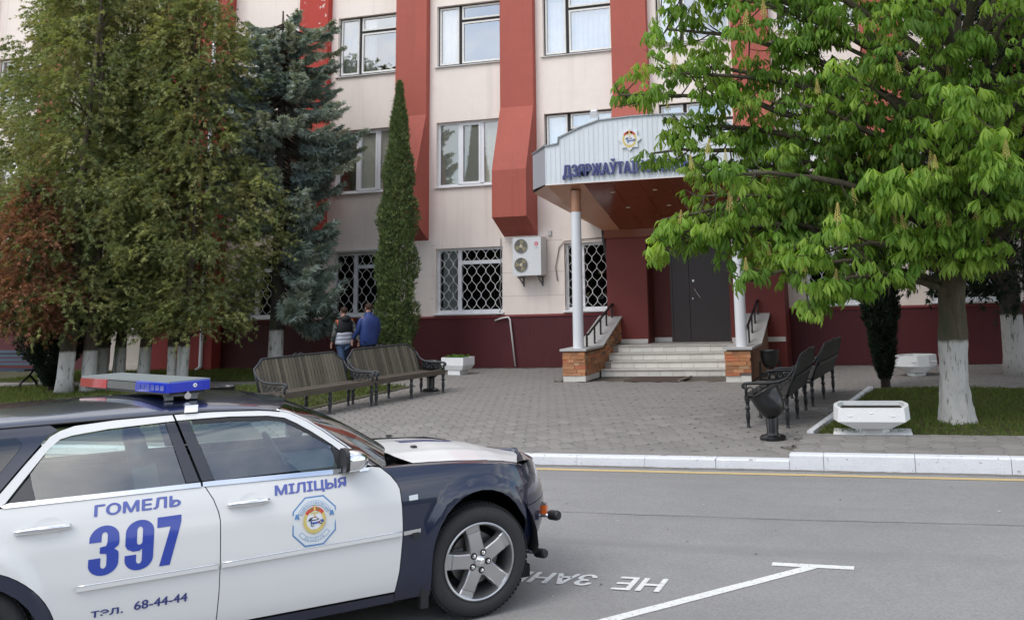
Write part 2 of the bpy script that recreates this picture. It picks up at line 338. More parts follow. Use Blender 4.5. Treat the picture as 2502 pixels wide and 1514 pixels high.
# wall with openings
xs = sorted({-44, 15, -7.12, -2.70, *[round(w[0], 3) for w in wins], *[round(w[0]+w[2], 3) for w in wins]}); zs = sorted({0, 1.47, TOP, *[round(w[1], 3) for w in wins], *[round(w[1]+w[3], 3) for w in wins]})
mb = MB(); TH = .34
def hole(x, z):
    if -5.57 < x < -4.06 and z < 3.1: return True
    return any(w[0] < x < w[0]+w[2] and w[1] < z < w[1]+w[3] for w in wins)
for a, b in zip(xs, xs[1:]):
    for c, d_ in zip(zs, zs[1:]):
        if not any(w[0] < (a+b)/2 < w[0]+w[2] and w[1] < (c+d_)/2 < w[1]+w[3] for w in wins):
            mb.add([(a, YF, c), (b, YF, c), (b, YF, d_), (a, YF, d_)], [(0, 1, 2, 3)])
for w in wins:
    x0, z0, x1, z1 = w[0], w[1], w[0]+w[2], w[1]+w[3]
    mb.add([(x0, YF, z0), (x1, YF, z0), (x1, YF, z1), (x0, YF, z1), (x0, YF+TH, z0), (x1, YF+TH, z0), (x1, YF+TH, z1), (x0, YF+TH, z1)], [(0, 1, 5, 4), (1, 2, 6, 5), (2, 3, 7, 6), (3, 0, 4, 7)])
wall = mb; o = bpart(wall, 'wall', plaster)
back = MB(); back.bx((-44, YF+8, 0), (15, YF+8.3, TOP)); back.bx((-44, YF+.02, TOP), (15, YF+8.3, TOP+.25)); back.bx((-44, YF+.05, 0), (-43.7, YF+8, TOP-.01)); back.bx((14.7, YF+.05, 0), (15, YF+8, TOP-.01))
for z in (4.3, 7.8): back.bx((-43.7, YF+.36, z), (14.7, YF+8, z+.2))
back.bx((-43.7, YF+3.2, .2), (14.7, YF+3.3, TOP-.01))
bpart(back, 'rear_wall_and_roof', dark_room)
bpart(MB().bx((-44, YF-.25, TOP-.02), (15, YF+.02, TOP+.3)), 'parapet', plaster)
# vertical fins
def fin(xc, mat, w=.98):
    prof = [(YF+.01, 3.57), (YF-.80, 4.05), (YF-.80, 5.3), (YF-.22, 7.1), (YF-.22, TOP-.03), (YF+.01, TOP-.03)]
    mb = MB(); mb.prism(prof, xc, xc+w, 'x'); return bpart(mb, 'fin', mat)
for k in range(-5, 9):
    x = XA+k*BAY+2.05
    if -23.5 < x < -19.0: continue
    if k in (3,): pass
    fin(x, red_peel if k == -1 else red)
# wide red pylon, downpipe and cream pier on the left
bpart(MB().bx((-21.62, YF-.42, .1), (-19.22, YF+.01, TOP-.03)), 'pylon', M('paint_pylon_red', (.33, .045, .04), .75, var=.06, vs=1))
bpart(MB().tube([(-19.56, YF-.50, TOP-.05), (-19.56, YF-.50, 4.2), (-19.56, YF-.44, 3.9), (-19.56, YF-.44, .25), (-19.56, YF-.62, .16)], .055, 10), 'downpipe', pvc, smooth=True)
bpart(MB().bx((-22.75, YF-.46, .3), (-21.66, YF+.01, TOP-.04)), 'pier', plaster)
bpart(MB().bx((-22.8, YF-.50, .1), (-21.6, YF+.01, .34)), 'pier_foot', plaster)
# ribbed plinth
def plinth(x0, x1):
    mb = MB(); n = int((x1-x0)/.115); st = (x1-x0)/n; P = []
    for i in range(n):
        x = x0+i*st; P += [(x, YF-.055), (x+st*.78, YF-.055), (x+st*.86, YF-.0525), (x+st*.92, YF-.0525)]
    P.append((x1, YF-.055)); k = len(P)
    mb.add([(p[0], p[1], .13) for p in P]+[(p[0], p[1], 1.44) for p in P], [(i, i+1, k+i+1, k+i) for i in range(k-1)])
    bpart(mb, 'plinth', plinth_m)
    cap = MB(); cap.prism([(YF, 1.44), (YF-.085, 1.44), (YF-.085, 1.462), (YF, 1.50)], x0, x1, 'x'); bpart(cap, 'plinth_cap', M('cap_red', (.16, .02, .022), .5))
plinth(-19.2, -7.12); plinth(-2.70, 15); plinth(-44, -22.8)
# panel joints scored in the plaster of the ground floor
mb = MB()
for z in (1.98, 2.6, 3.42):
    for a, b in ((-12.5, -12.35), (-10.33, -8.58)): mb.bx((a, YF-.003, z), (b, YF+.01, z+.008))
bpart(mb, 'joint', M('joint_grey', (.42, .37, .34), .9))
bpart(MB().bx((-16.2, YF-.07, 3.36), (-12.9, YF+.01, 3.41)), 'lintel_ledge', sill_m)
# windows
def frame_bars(mb, rects, y0, y1):
    for (a, b, c, d_) in rects: mb.bx((a, y0, c), (b, y1, d_))
def rim(mb, a, b, c, d_, t, y0, y1, mi=0):
    mb.bx((a, y0, c), (a+t, y1, d_), mi); mb.bx((b-t, y0, c), (b, y1, d_), mi); mb.bx((a+t, y0, c), (b-t, y1, c+t), mi); mb.bx((a+t, y0, d_-t), (b-t, y1, d_), mi)
def pane(parent, a, b, c, d_, y, mat, tilt=0):
    mb = MB(); mb.add([(a, y+tilt, c), (b, y-tilt, c), (b, y-tilt*.6, d_), (a, y+tilt*.6, d_)], [(0, 1, 2, 3)]); return bpart(mb, 'pane', mat, parent)
rw = random.Random(11)
for (x0, z0, w, h, style, fl, k) in wins:
    x1, z1 = x0+w, z0+h; y = YF+.13; mb = MB()
    vis = -19 < x0 < 3 
    if style == 'old':
        xm = x0+w*.345; zt = z1-h*.265
        rim(mb, x0, x1, z0+.03, z1, .035, y, y+.12, 1); mb.bx((xm-.045, y+.02, z0+.03), (xm+.045, y+.12, z1-.035), 1); mb.bx((xm+.045, y+.02, zt-.035), (x1-.035, y+.12, zt+.035), 1)
        for (a, b, c, d_) in ((x0+.04, xm-.05, z0+.07, z1-.04), (xm+.05, x1-.04, z0+.07, zt-.04), (xm+.05, x1-.04, zt+.04, z1-.04)):
            rim(mb, a, b, c, d_, .048, y-.015, y+.05, 0)
        wo = bpart(mb, 'window', [old_white, old_dark])
        for (a, b, c, d_) in ((x0+.088, xm-.098, z0+.118, z1-.088), (xm+.098, x1-.088, z0+.118, zt-.088), (xm+.098, x1-.088, zt+.088, z1-.088)):
            pane(wo, a, b, c, d_, y+.02, g_old, rw.uniform(-.006, .006))
        if k in (0, 2, 4): curt = [(x0+.05, x1-.05)] if k == 2 else [(x0+.05, x0+w*.30), (xm+.1, xm+.45)]
        else: curt = [(x0+.05, xm)]
    elif style == 'pvc3':
        s1, s2 = x0+w*.335, x0+w*.675
        rim(mb, x0, x1, z0+.02, z1, .065, y, y+.08); mb.bx((s1-.05, y, z0+.06), (s1+.05, y+.08, z1-.06)); mb.bx((s2-.05, y, z0+.06), (s2+.05, y+.08, z1-.06)); rim(mb, s1+.04, s2-.04, z0+.075, z1-.055, .06, y-.02, y+.06)
        wo = bpart(mb, 'window', pvc); 
        for a, b in ((x0+.065, s1-.05), (s1+.1, s2-.1), (s2+.05, x1-.065)): pane(wo, a, b, z0+.08, z1-.06, y+.03, g_pvc, rw.uniform(-.004, .004))
        bl = MB(); n = int(w/.085)
        for i in range(n):
            xx = x0+.09+i*(w-.18)/n; a = .55+rw.uniform(-.05, .05); dx, dy = .042*math.cos(a), .042*math.sin(a)
            bl.add([(xx-dx, y+.11-dy, z0+.1), (xx+dx, y+.11+dy, z0+.1), (xx+dx, y+.11+dy, z1-.04), (xx-dx, y+.11-dy, z1-.04)], [(0, 1, 2, 3)])
        bpart(bl, 'blind', blind_m, wo); curt = []
    else:
        xm = x0+w*.335; zt = z1-h*.225
        rim(mb, x0, x1, z0+.02, z1, .07, y, y+.08); mb.bx((xm-.055, y-.01, z0+.07), (xm+.055, y+.08, z1-.06))
        if w > 1.5: mb.bx((xm+.055, y-.01, zt-.05), (x1-.06, y+.08, zt+.05))
        wo = bpart(mb, 'window', pvc)
        for (a, b, c, d_) in ((x0+.07, xm-.055, z0+.09, z1-.07), (xm+.055, x1-.07, z0+.09, z1-.07)): pane(wo, a, b, c, d_, y+.03, g_low)
        gr = MB(); s = .136; n = int(w/s); T = .43
        for i in range(n+1):
            xx = x0+.03+i*(w-.06)/n; pts = []; st = 40
            for j in range(st+1):
                z = z0+.05+(h-.08)*j/st; pts.append((xx+.5*s*.95*math.tanh(1.1*math.sin(2*math.pi*z/T+i*math.pi))/math.tanh(1.1), YF+.045, z))
            pts = [(min(max(q[0], x0+.02), x1-.02), q[1], q[2]) for q in pts]
            gr.tube(pts, .0072, 5, caps=False)
        bpart(gr, 'grille', grille_m, wo, smooth=True); curt = [(x0+.12, x0+w*.27)] if k in (1, -1) else []
    for (a, b) in curt:
        c = MB(); n = max(6, int((b-a)/.03)); V = []
        for i in range(n+1): V += [(a+(b-a)*i/n, y+.11+.022*math.sin(i*1.25), z0+.06), (a+(b-a)*i/n, y+.11+.022*math.sin(i*1.25), z1-.03)]
        c.add(V, [(2*i, 2*i+2, 2*i+3, 2*i+1) for i in range(n)]); bpart(c, 'curtain', curtain_m, wo, smooth=True)
    sl = MB(); yy = YF-(.07 if fl else .10); sl.prism([(YF+.14, z0+.03), (yy, z0-.005), (yy, z0-.03), (yy+.012, z0-.03), (YF+.14, z0+.012)], x0-.05, x1+(.0 if fl else .04), 'x'); bpart(sl, 'sill', pvc if fl == 0 else sill_m, wo)
# vestibule with the recessed door
YV = 22.8
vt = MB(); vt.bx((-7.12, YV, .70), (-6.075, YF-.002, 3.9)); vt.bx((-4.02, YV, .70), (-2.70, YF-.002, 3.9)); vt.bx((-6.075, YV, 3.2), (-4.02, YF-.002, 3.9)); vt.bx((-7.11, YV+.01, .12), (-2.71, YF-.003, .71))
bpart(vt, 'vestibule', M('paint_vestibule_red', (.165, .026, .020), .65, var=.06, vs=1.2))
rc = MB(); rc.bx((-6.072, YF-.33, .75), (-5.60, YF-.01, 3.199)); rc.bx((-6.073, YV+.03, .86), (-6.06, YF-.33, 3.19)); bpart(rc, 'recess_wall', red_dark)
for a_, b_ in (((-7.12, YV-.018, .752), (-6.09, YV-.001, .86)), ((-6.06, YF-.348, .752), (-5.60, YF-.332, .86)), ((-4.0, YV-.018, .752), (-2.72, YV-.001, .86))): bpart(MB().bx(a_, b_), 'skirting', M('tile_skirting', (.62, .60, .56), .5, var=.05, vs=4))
dm = M('door_brown', (.040, .029, .027), .45, var=.06, vs=5); steel = M('handle_steel', (.75, .75, .75), .25, 1)
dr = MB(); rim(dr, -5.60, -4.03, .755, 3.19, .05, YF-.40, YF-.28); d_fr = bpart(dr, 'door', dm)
for (a, b) in ((-5.548, -5.12), (-5.11, -4.085)):
    q = MB(); q.bx((a, YF-.385, .77), (b, YF-.335, 3.13)); lf = bpart(q, 'door_leaf', dm, d_fr)
bpart(MB().box((-5.005, YF-.40, 2.235), (.055, .02, .055)), 'peephole_plate', steel, d_fr); bpart(MB().box((-5.03, YF-.40, 1.80), (.035, .02, .035)), 'lock', steel, d_fr); bpart(MB().tube([(-4.98, YF-.43, 2.04), (-4.83, YF-.43, 1.81)], .012, 8), 'door_handle', steel, d_fr)
# drain bend, cable and grey box on the wall
bpart(MB().tube([(-7.28, YF-.55, 3.65), (-7.28, YF-.50, 3.3), (-7.18, YF-.62, 2.95), (-7.05, YF-.85, 2.7)], .06, 10), 'drain_bend', M('drain_brown', (.018, .015, .014), .4), smooth=True)
cab = M('cable_grey', (.25, .23, .22), .6)
bpart(MB().tube([(-8.75, YF-.04, 2.35), (-8.80, YF-.05, 2.72), (-8.74, YF-.03, 3.0), (-8.70, YF-.03, 3.22), (-8.55, YF-.03, 3.38), (-8.2, YF-.03, 3.41), (-7.2, YF-.03, 3.44)], .013, 6), 'cable', cab, smooth=True)
bpart(MB().tube([(-10.38, YF-.02, 3.55), (-10.37, YF-.03, 2.5), (-10.42, YF-.05, 2.0), (-10.36, YF-.03, 1.66), (-10.47, YF-.08, 1.5)], .012, 6), 'cable', cab, smooth=True)
bpart(MB().box((-8.95, YF-.03, 3.62), (.09, .06, .13)), 'junction_box', M('box_grey', (.55, .54, .52), .6))
# thin bent pipe by the plinth
bp = MB().tube([(-10.52, YF-.10, 1.36), (-10.3, YF-.12, 1.42), (-10.13, YF-.12, 1.44), (-10.08, YF-.13, 1.38), (-9.93, YF-.14, .16)], .024, 8).build('drain_hose', M('hose_white', (.62, .60, .58), .5), smooth=True)
bp.location = (0, 0, 0); tag(bp, 'thin bent white drain pipe running down the burgundy plinth', 'pipe')
# air conditioner
ac = empty('air_conditioner', (-9.45, YF-.22, 2.45), label='white twin fan air conditioner unit hung on the wall beside the porch', cat='air conditioner')
acm = M('ac_casing', (.70, .715, .72), .5, var=.04, vs=3)
def acp(mb, name, mat, parent=None, **k):
    o = mb.build(name, mat, None, **k); o.parent = parent or ac; return o
mb = MB(); mb.bx((-.40, -.23, .06), (.40, .17, 1.06)); acp(mb, 'casing', acm)
for zc in (.83, .34):
    q = MB(); q.lathe([(.185, -.245), (.195, -.245), (.195, -.228)], 28, (-.16, 0, zc), 'y'); fo = acp(q, 'fan', M('fan_ring', (.45, .44, .40), .5))
    q = MB(); q.lathe([(0, -.233), (.185, -.233)], 28, (-.16, 0, zc), 'y'); acp(q, 'fan_well', M('fan_well', (.10, .095, .075), .6), fo)
    q = MB()
    for j in range(3):
        a = j*2.094+.4+zc
        P = [(.03, a), (.17, a-.28), (.175, a+.55), (.04, a+.8)]; q.add([(-.16+r_*math.cos(t), -.236-(.006 if i in (1, 2) else 0), zc+r_*math.sin(t)) for i, (r_, t) in enumerate(P)], [(0, 1, 2, 3)])
    acp(q, 'blade', M('fan_blade', (.30, .25, .13), .5), fo)
    q = MB(); q.lathe([(0, -.252), (.035, -.248), (.042, -.236)], 14, (-.16, 0, zc), 'y'); acp(q, 'hub', M('fan_hub', (.62, .55, .38), .4), fo)
    q = MB()
    for r_ in (.06, .10, .14, .18): q.lathe([(r_-.002, -.25), (r_+.002, -.25), (r_+.002, -.246)], 24, (-.16, 0, zc), 'y')
    acp(q, 'guard', M('guard_wire', (.55, .55, .53), .5), fo)
q = MB(); q.lathe([(0, -.2335), (.055, -.2335)], 24, (.27, 0, .88), 'y'); acp(q, 'logo', M('logo_red', (.62, .02, .07), .4))
q = MB(); q.lathe([(.026, -.2350), (.034, -.2350)], 20, (.27, 0, .88), 'y'); q.box((.277, -.2352, .874), (.03, .001, .008)); q.box((.262, -.2352, .885), (.008, .001, .03)); acp(q, 'logo_lines', pvc)
v, fs = fit_text('LG', .085, .05, 0); acp(MB().add([(.228+a[0], -.2335, .755+a[1]) for a in v], fs), 'logo_letters', M('logo_grey', (.28, .27, .28), .5))
brm = M('bracket_grey', (.16, .16, .16), .5)
for x in (-.27, .27):
    q = MB(); q.bx((x-.02, -.22, .0), (x+.02, .215, .035)); q.box((x, .0, -.06), (.03, .40, .025), rx=-.5); q.bx((x-.02, .19, -.22), (x+.02, .217, .03)); acp(q, 'bracket', brm)
# ------------------------------------------------------------------ entrance steps and cheek walls
tile = M('step_tile', (.66, .64, .585), .45, var=.05, vs=6, rnd=.07, dirt=((.46, .41, .31), 5, .66, .1))
grout = M('step_grout', (.30, .28, .25), .9, var=.15, vs=9)
slab = M('slab_grey', (.46, .455, .44), .6, var=.06, vs=5)
GZ = .12; RISE = .156; YS = 21.085; TR = .32
st = empty('entrance_steps', (-5.3, YS, GZ), label='cream tiled entrance steps between two stone clad cheek walls', cat='steps')
SI = Matrix.Translation((5.3, -YS, -GZ))
def sp(mb, name, mat, parent=None, **k):
    o = mb.build(name, mat, None, **k); o.data.transform(SI); o.parent = parent or st; return o
core = MB()
for i in range(4): core.bx((-6.78, YS+.012+TR*i, GZ-.02), (-3.66, YV-.002 if i == 3 else YS+TR*(i+1)+.02, GZ+RISE*(i+1)-.012-.0*i))
core.bx((-6.09, YV-.01, GZ+RISE*3), (-4.03, YF-.30, GZ+RISE*4-.012)); sp(core, 'step_core', grout)
rt = random.Random(3); NT = 11; tw = 3.08/NT
tm = MB().box((0, 0, 0), (tw-.006, .012, RISE-.03)).mesh('tile', [tile]); tt = MB().box((0, 0, 0), (tw-.005, TR-.002, .012)).mesh('tile', [tile]); tl = MB().box((0, 0, 0), (tw-.005, .36, .012)).mesh('tile', [tile])
for i in range(4):
    for j in range(NT+1):
        x = -6.775+tw*(j+.5)-(tw/2 if i % 2 else 0)
        if x-tw/2 < -6.79 or x+tw/2 > -3.64: continue
        o = link('tile', tm, None, st); o.location = (x+5.3+rt.uniform(-.002, .002), TR*i+.005+rt.uniform(-.002, .002), RISE*(i+.5)-.008)
        o = link('tile', tt, None, st); o.location = (x+5.3, TR*(i+.5)-.012, RISE*(i+1)-.004)
for j in range(NT):
    for r_ in range(2):
        if TR*3.9+.36*(r_+.5)+YS > YV-.1: continue
        o = link('tile', tl, None, st); o.location = (-6.775+tw*(j+.5)+5.3, TR*4+.36*(r_+.5)-.01, RISE*4-.004)
MB().bx((-.79, 1.70, RISE*4-.01), (1.26, 2.28, RISE*4)).build('landing_tiles', tile, st)
# nosing strips
nos = MB()
for i in range(4): nos.bx((-6.78, YS+TR*i-.018, GZ+RISE*(i+1)-.028), (-3.66, YS+TR*i+.003, GZ+RISE*(i+1)-.006))
sp(nos, 'nosing', M('nosing', (.36, .34, .31), .6, var=.2, vs=12))
STC = [(.50, .22, .10), (.42, .20, .10), (.55, .27, .14), (.36, .17, .09), (.47, .30, .17), (.16, .14, .13), (.52, .18, .09)]
stone_ms = [M('ledge_stone_%s' % n, c, .85, var=.15, vs=14, bump=.6, bs=50, rnd=.15) for n, c in zip(('amber', 'umber', 'peach', 'rust', 'sand', 'slate', 'russet'), STC)]
stone_me = []
for mtl in stone_ms:
    b = MB(); b.box((0, 0, 0), (1, 1, 1)); stone_me.append(b.mesh('stone', [mtl]))
def cheek(x0, x1, yfr, inner):
    """pier, sloping wall and slab; inner = x of the face towards the steps"""
    ch = MB(); z1 = GZ+.655
    prof = [(yfr+.03, GZ), (yfr+.03, z1), (21.2, z1), (YV+.05, z1+.62), (YF-.06, z1+.62), (YF-.06, GZ)]
    ch.prism(prof, x0+.03, x1-.03, 'x'); c = sp(ch, 'cheek_wall', M('cheek_core', (.22, .12, .07), .9, var=.2, vs=8))
    def zt(y): return z1 if y < 21.2 else z1+.62*min(1, (y-21.2)/(YV+.05-21.2))
    rs = random.Random(int(x0*10))
    def lay(face):
        L0, L1 = (x0, x1) if face == 'f' else (yfr, YF-.1); z = GZ+.125
        while z < GZ+1.25:
            hh = rs.uniform(.05, .085); a = L0+.0
            while a < L1-.02:
                ww = min(rs.uniform(.11, .30), L1-a); mid = a+ww/2
                lim = z1 if face == 'f' else zt(a)
                if z+hh < lim+.01 and (face == 'f' or z+.03 > GZ):
                    mi = rs.choices(range(7), (5, 4, 3, 3, 2, 1.0, 2))[0]; o = link('stone', stone_me[mi], None, st); pr = rs.uniform(.0, .022); t = .05+pr
                    if face == 'f': o.location = (mid+5.3, yfr+.03-t/2+.02-YS, z+hh/2-GZ); o.scale = (ww-.004, t, hh-.004)
                    else:
                        s = 1 if inner == x1 else -1
                        o.location = (inner-s*.03+s*(t/2-.02)+5.3, mid-YS, z+hh/2-GZ); o.scale = (t, ww-.004, hh-.004)
                a += ww
            z += hh
    lay('f'); lay('s')
    for j, (a, b) in enumerate(((x0+.01, x0+.30), (x0+.305, x1-.01))):
        sp(MB().bx((a, yfr+.005, GZ), (b, yfr+.05, GZ+.125)), 'base_tile', tile)
    s = 1 if inner == x1 else -1
    sp(MB().bx((inner-.04 if s > 0 else inner-.005, yfr+.01, GZ), (inner+.005 if s > 0 else inner+.04, 21.0, GZ+.118)), 'base_tile', tile)
    sl = MB(); a0, a1 = x0-.05, x1+.045; t = .045
    top = [(yfr-.05, z1), (21.2, z1), (YV+.05, z1+.62), (YF-.06, z1+.62)]
    poly = [(y, z) for y, z in top]+[(y, z+t) for y, z in top[::-1]]
    # convex pieces so the faces stay planar
    for (p, q) in zip(top, top[1:]):
        sl.prism([p, q, (q[0], q[1]+t), (p[0], p[1]+t)], a0, a1, 'x')
    sp(sl, 'cap_slab', slab)
cheek(-7.31, -6.79, 20.0, -6.79); cheek(-3.64, -3.11, 19.82, -3.64)
rail_m = M('rail_black', (.012, .012, .013), .45)
def railing(x, y0):
    rl = MB(); z1 = GZ+.70
    P = [(x, y0, z1+.02), (x, y0, z1+.27), (x, y0+.10, z1+.27), (x, 22.72, z1+.90), (x, 23.2, z1+.90), (x, 23.2, z1+.62)]
    for a, b in zip(P, P[1:]):
        a, b = Vector(a), Vector(b); dd = b-a; mid = (a+b)/2; ang = math.atan2(dd.z, math.hypot(dd.x, dd.y)); rl.box(mid, (.04, dd.length+.03, .04), rx=ang)
    for i in range(1, 5):
        y = y0+.1+(22.72-y0-.1)*i/4; zb = z1 if y < 21.2 else z1+.62*min(1, (y-21.2)/(YV+.05-21.2)); zt_ = z1+.27+.63*i/4
        rl.bx((x-.018, y-.018, zb), (x+.018, y+.018, zt_))
    return sp(rl, 'railing', rail_m)
railing(-6.98, 20.72); railing(-3.34, 20.6)
# ------------------------------------------------------------------ canopy
cp = empty('entrance_canopy', (-5.3, 20.2, GZ), label='pale ribbed metal canopy with blue lettering over the entrance, on two white columns', cat='canopy')
CI = Matrix.Translation((5.3, -20.2, -GZ))
def cpart(mb, name, mat, parent=None, **k):
    o = mb.build(name, mat, None, **k); o.data.transform(CI); o.parent = parent or cp; return o
fas = M('fascia_metal', (.66, .70, .73), .42, var=.03, vs=2, rnd=.035); coping = M('coping_grey', (.30, .32, .33), .45, .3)
YC = 19.9
topline = [(-7.613, 5.35), (-7.295, 5.386), (-7.28, 5.52), (-6.766, 5.722), (-6.316, 5.85), (-5.6, 5.88), (-5.0, 5.88), (-4.3, 5.85), (-3.85, 5.722), (-3.32, 5.52), (-3.305, 5.386), (-3.0, 5.35)]
def ztop(x): return float(np.interp(x, [p[0] for p in topline], [p[1] for p in topline]))
ZB = 4.485
x = -7.613
while x < -3.0-.01:
    b = min(x+.1153, -3.0); mb = MB(); e = .009
    mb.prism([(x+.002, ZB), (b-.002, ZB), (b-.002, ztop(b)), (x+.002, ztop(x))], YC, YC+.02, 'y')
    mb.bx((x+.002, YC-.008, ZB+.002), (x+.020, YC+.001, min(ztop(x), ztop(b))-.01)); cpart(mb, 'fascia_panel', fas); x = b
# chamfered corners
CL, CRt = [(-7.613, YC), (-8.30, 20.85)], [(-3.0, YC), (-2.31, 20.85)]
for (p, q, s) in ((CL[0], CL[1], 0), (CRt[0], CRt[1], 1)):
    n = 8
    for i in range(n):
        a = [p[j]+(q[j]-p[j])*i/n for j in (0, 1)]; b = [p[j]+(q[j]-p[j])*(i+.94)/n for j in (0, 1)]; za = 5.35-.03*i/n
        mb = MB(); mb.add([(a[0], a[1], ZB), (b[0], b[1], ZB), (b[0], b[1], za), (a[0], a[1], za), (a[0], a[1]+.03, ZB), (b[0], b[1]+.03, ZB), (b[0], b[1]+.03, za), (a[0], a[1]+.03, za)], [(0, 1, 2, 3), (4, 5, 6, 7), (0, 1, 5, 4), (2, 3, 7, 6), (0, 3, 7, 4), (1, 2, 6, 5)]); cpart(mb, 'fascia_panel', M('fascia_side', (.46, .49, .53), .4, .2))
    e = (-7.95, YF-.02) if s == 0 else (-2.66, YF-.02)
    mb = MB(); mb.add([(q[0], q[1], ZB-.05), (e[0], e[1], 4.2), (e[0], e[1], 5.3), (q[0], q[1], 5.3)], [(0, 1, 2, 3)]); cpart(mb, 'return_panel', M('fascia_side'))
    mb = MB(); mb.tube([(p[0], p[1]-.02, 5.37), (q[0], q[1], 5.345), (e[0], e[1], 5.34)], .03, 6); cpart(mb, 'coping', coping)
cop = MB()
for a, b in zip(topline, topline[1:]):
    A, B = Vector((a[0], YC+.03, a[1]+.012)), Vector((b[0], YC+.03, b[1]+.012)); dd = B-A; cop.box((A+B)/2, (dd.length+.01, .14, .03), ry=-math.atan2(dd.z, dd.x))
cpart(cop, 'coping', coping)
roofp = MB(); roofp.add([(-7.6, YC+.03, 5.3), (-3.0, YC+.03, 5.3), (-2.31, 20.85, 5.28), (-2.66, YF-.03, 5.25), (-7.95, YF-.03, 5.25), (-8.3, 20.85, 5.28)], [(0, 1, 2, 3, 4, 5)]); cpart(roofp, 'canopy_roof', coping)
cpart(MB().bx((-7.62, YC-.012, ZB-.028), (-2.99, YC+.03, ZB-.002)), 'edge_strip', M('edge_pale', (.80, .74, .71), .5))
# glossy brown soffit: slopes down to the wall; edge panels are lighter copper
sof = M('soffit_brown', (.22, .062, .03), .16, var=.05, vs=1); cop_m = M('soffit_copper', (.60, .29, .165), .30, var=.05, vs=2)
ZBk = 3.56
def soff(P, name, mat): return cpart(MB().add(P, [tuple(range(len(P)))]), name, mat)
def sz(y): return ZB-.02+(ZBk-ZB)*(y-YC)/(YV-YC)
nx, ny = 5, 3; X0, X1 = -6.72, -3.55
for i in range(nx):
    for j in range(ny):
        a, b = X0+(X1-X0)*i/nx+.004, X0+(X1-X0)*(i+1)/nx-.004; c, d_ = YC+.02+(YV-YC)*j/ny+.003, YC+.02+(YV-YC)*(j+1)/ny-.003
        soff([(a, c, sz(c)), (b, c, sz(c)), (b, d_, sz(d_)), (a, d_, sz(d_))], 'soffit_panel', sof)
for s in (0, 1):
    f = (lambda x: x) if s == 0 else (lambda x: -10.61-x+.34)
    A, B_, C_, D_ = (f(-7.61), YC+.01), (f(-8.29), 20.85), (f(-7.16), YV), (f(-6.725), YC+.01)
    soff([(f(-7.61), YC+.01, sz(YC)), (f(-8.29), 20.85, sz(YC)-.06), (f(-7.55), 21.6, sz(21.4))], 'soffit_panel', cop_m)
    soff([(f(-7.61), YC+.012, sz(YC)-.003), (f(-7.55), 21.6, sz(21.4)-.003), (f(-7.14), YV, sz(YV)), (f(-6.725), YV, sz(YV)), (f(-6.725), YC+.01, sz(YC))], 'soffit_panel', cop_m if s == 0 else sof)
    soff([(f(-8.29), 20.852, sz(YC)-.062), (f(-7.9), YF-.03, 4.0), (f(-7.14), YV+.002, sz(YV)-.001), (f(-7.55), 21.602, sz(21.4)-.002)], 'soffit_panel', cop_m)
cpart(MB().bx((-7.15, YV-.06, ZBk-.20), (-2.68, YV+.02, ZBk)), 'rear_beam', sof)
lamp = M('downlight', (.75, .62, .45), .3)
for (x, y) in ((-6.2, 20.5), (-5.2, 20.5), (-4.3, 20.5), (-6.1, 21.4), (-5.1, 21.4), (-4.2, 21.4), (-5.6, 22.3), (-4.6, 22.3)):
    mb = MB(); mb.lathe([(.0, -.006), (.05, -.006), (.055, .01)], 12, (x, y, sz(y)-.004)); cpart(mb, 'downlight', lamp)
colm = M('column_white', (.72, .735, .76), .4, var=.02, vs=3); colb = M('column_top_brown', (.40, .20, .12), .35)
for (x, y) in ((-7.03, 20.28), (-3.33, 20.1)):
    mb = MB(); mb.lathe([(.122, GZ+.70), (.118, 2.2), (.115, 3.85)], 28, (x, y, 0)); co = cpart(mb, 'column', colm, smooth=True)
    mb = MB(); mb.lathe([(.117, 3.85), (.117, sz(y)-.005)], 28, (x, y, 0)); cpart(mb, 'column_collar', colb, co, smooth=True)
# lettering and emblem
blue = M('letter_blue', (.05, .062, .20), .45, var=.05, vs=8)
v, fs = fit_text('ДЗЯРЖАЎТАІНСПЕКЦЫЯ', 3.15, .40, 0, .02, 1.03)
v[:, 1] -= 0
mb = MB()
for q, (dx, dz) in enumerate(((0, 0), (.012, 0), (-.012, 0), (0, .007), (0, -.007))): mb.add([(-7.165+a[0]+dx, YC-.055-a[2]-.0006*q, 4.555+a[1]+dz) for a in v], fs)
cpart(mb, 'lettering', blue)
EX, EZ = -5.585, 5.37
def ngon(n, r, ph=0, r2=None):
    return [((r if (r2 is None or i % 2 == 0) else r2)*math.cos(ph+2*math.pi*i/n), (r if (r2 is None or i % 2 == 0) else r2)*math.sin(ph+2*math.pi*i/n)) for i in range(n)]
mb = MB(); mb.prism([(EX+a, EZ+b) for a, b in ngon(16, .265, math.pi/2, .195)], YC-.045, YC-.002, 'y'); em = cpart(mb, 'emblem', M('emblem_plate', (.70, .73, .74), .4))
gold = M('emblem_gold', (.62, .50, .16), .45); e_red = M('emblem_red', (.55, .06, .03), .5); e_bl = M('emblem_blue', (.06, .12, .42), .45); e_wh = M('emblem_white', (.72, .74, .76), .5); e_dk = M('emblem_dark', (.03, .04, .07), .4); e_lb = M('decal_blue', (.10, .24, .48), .4); e_gr = M('emblem_green', (.12, .22, .06), .5)
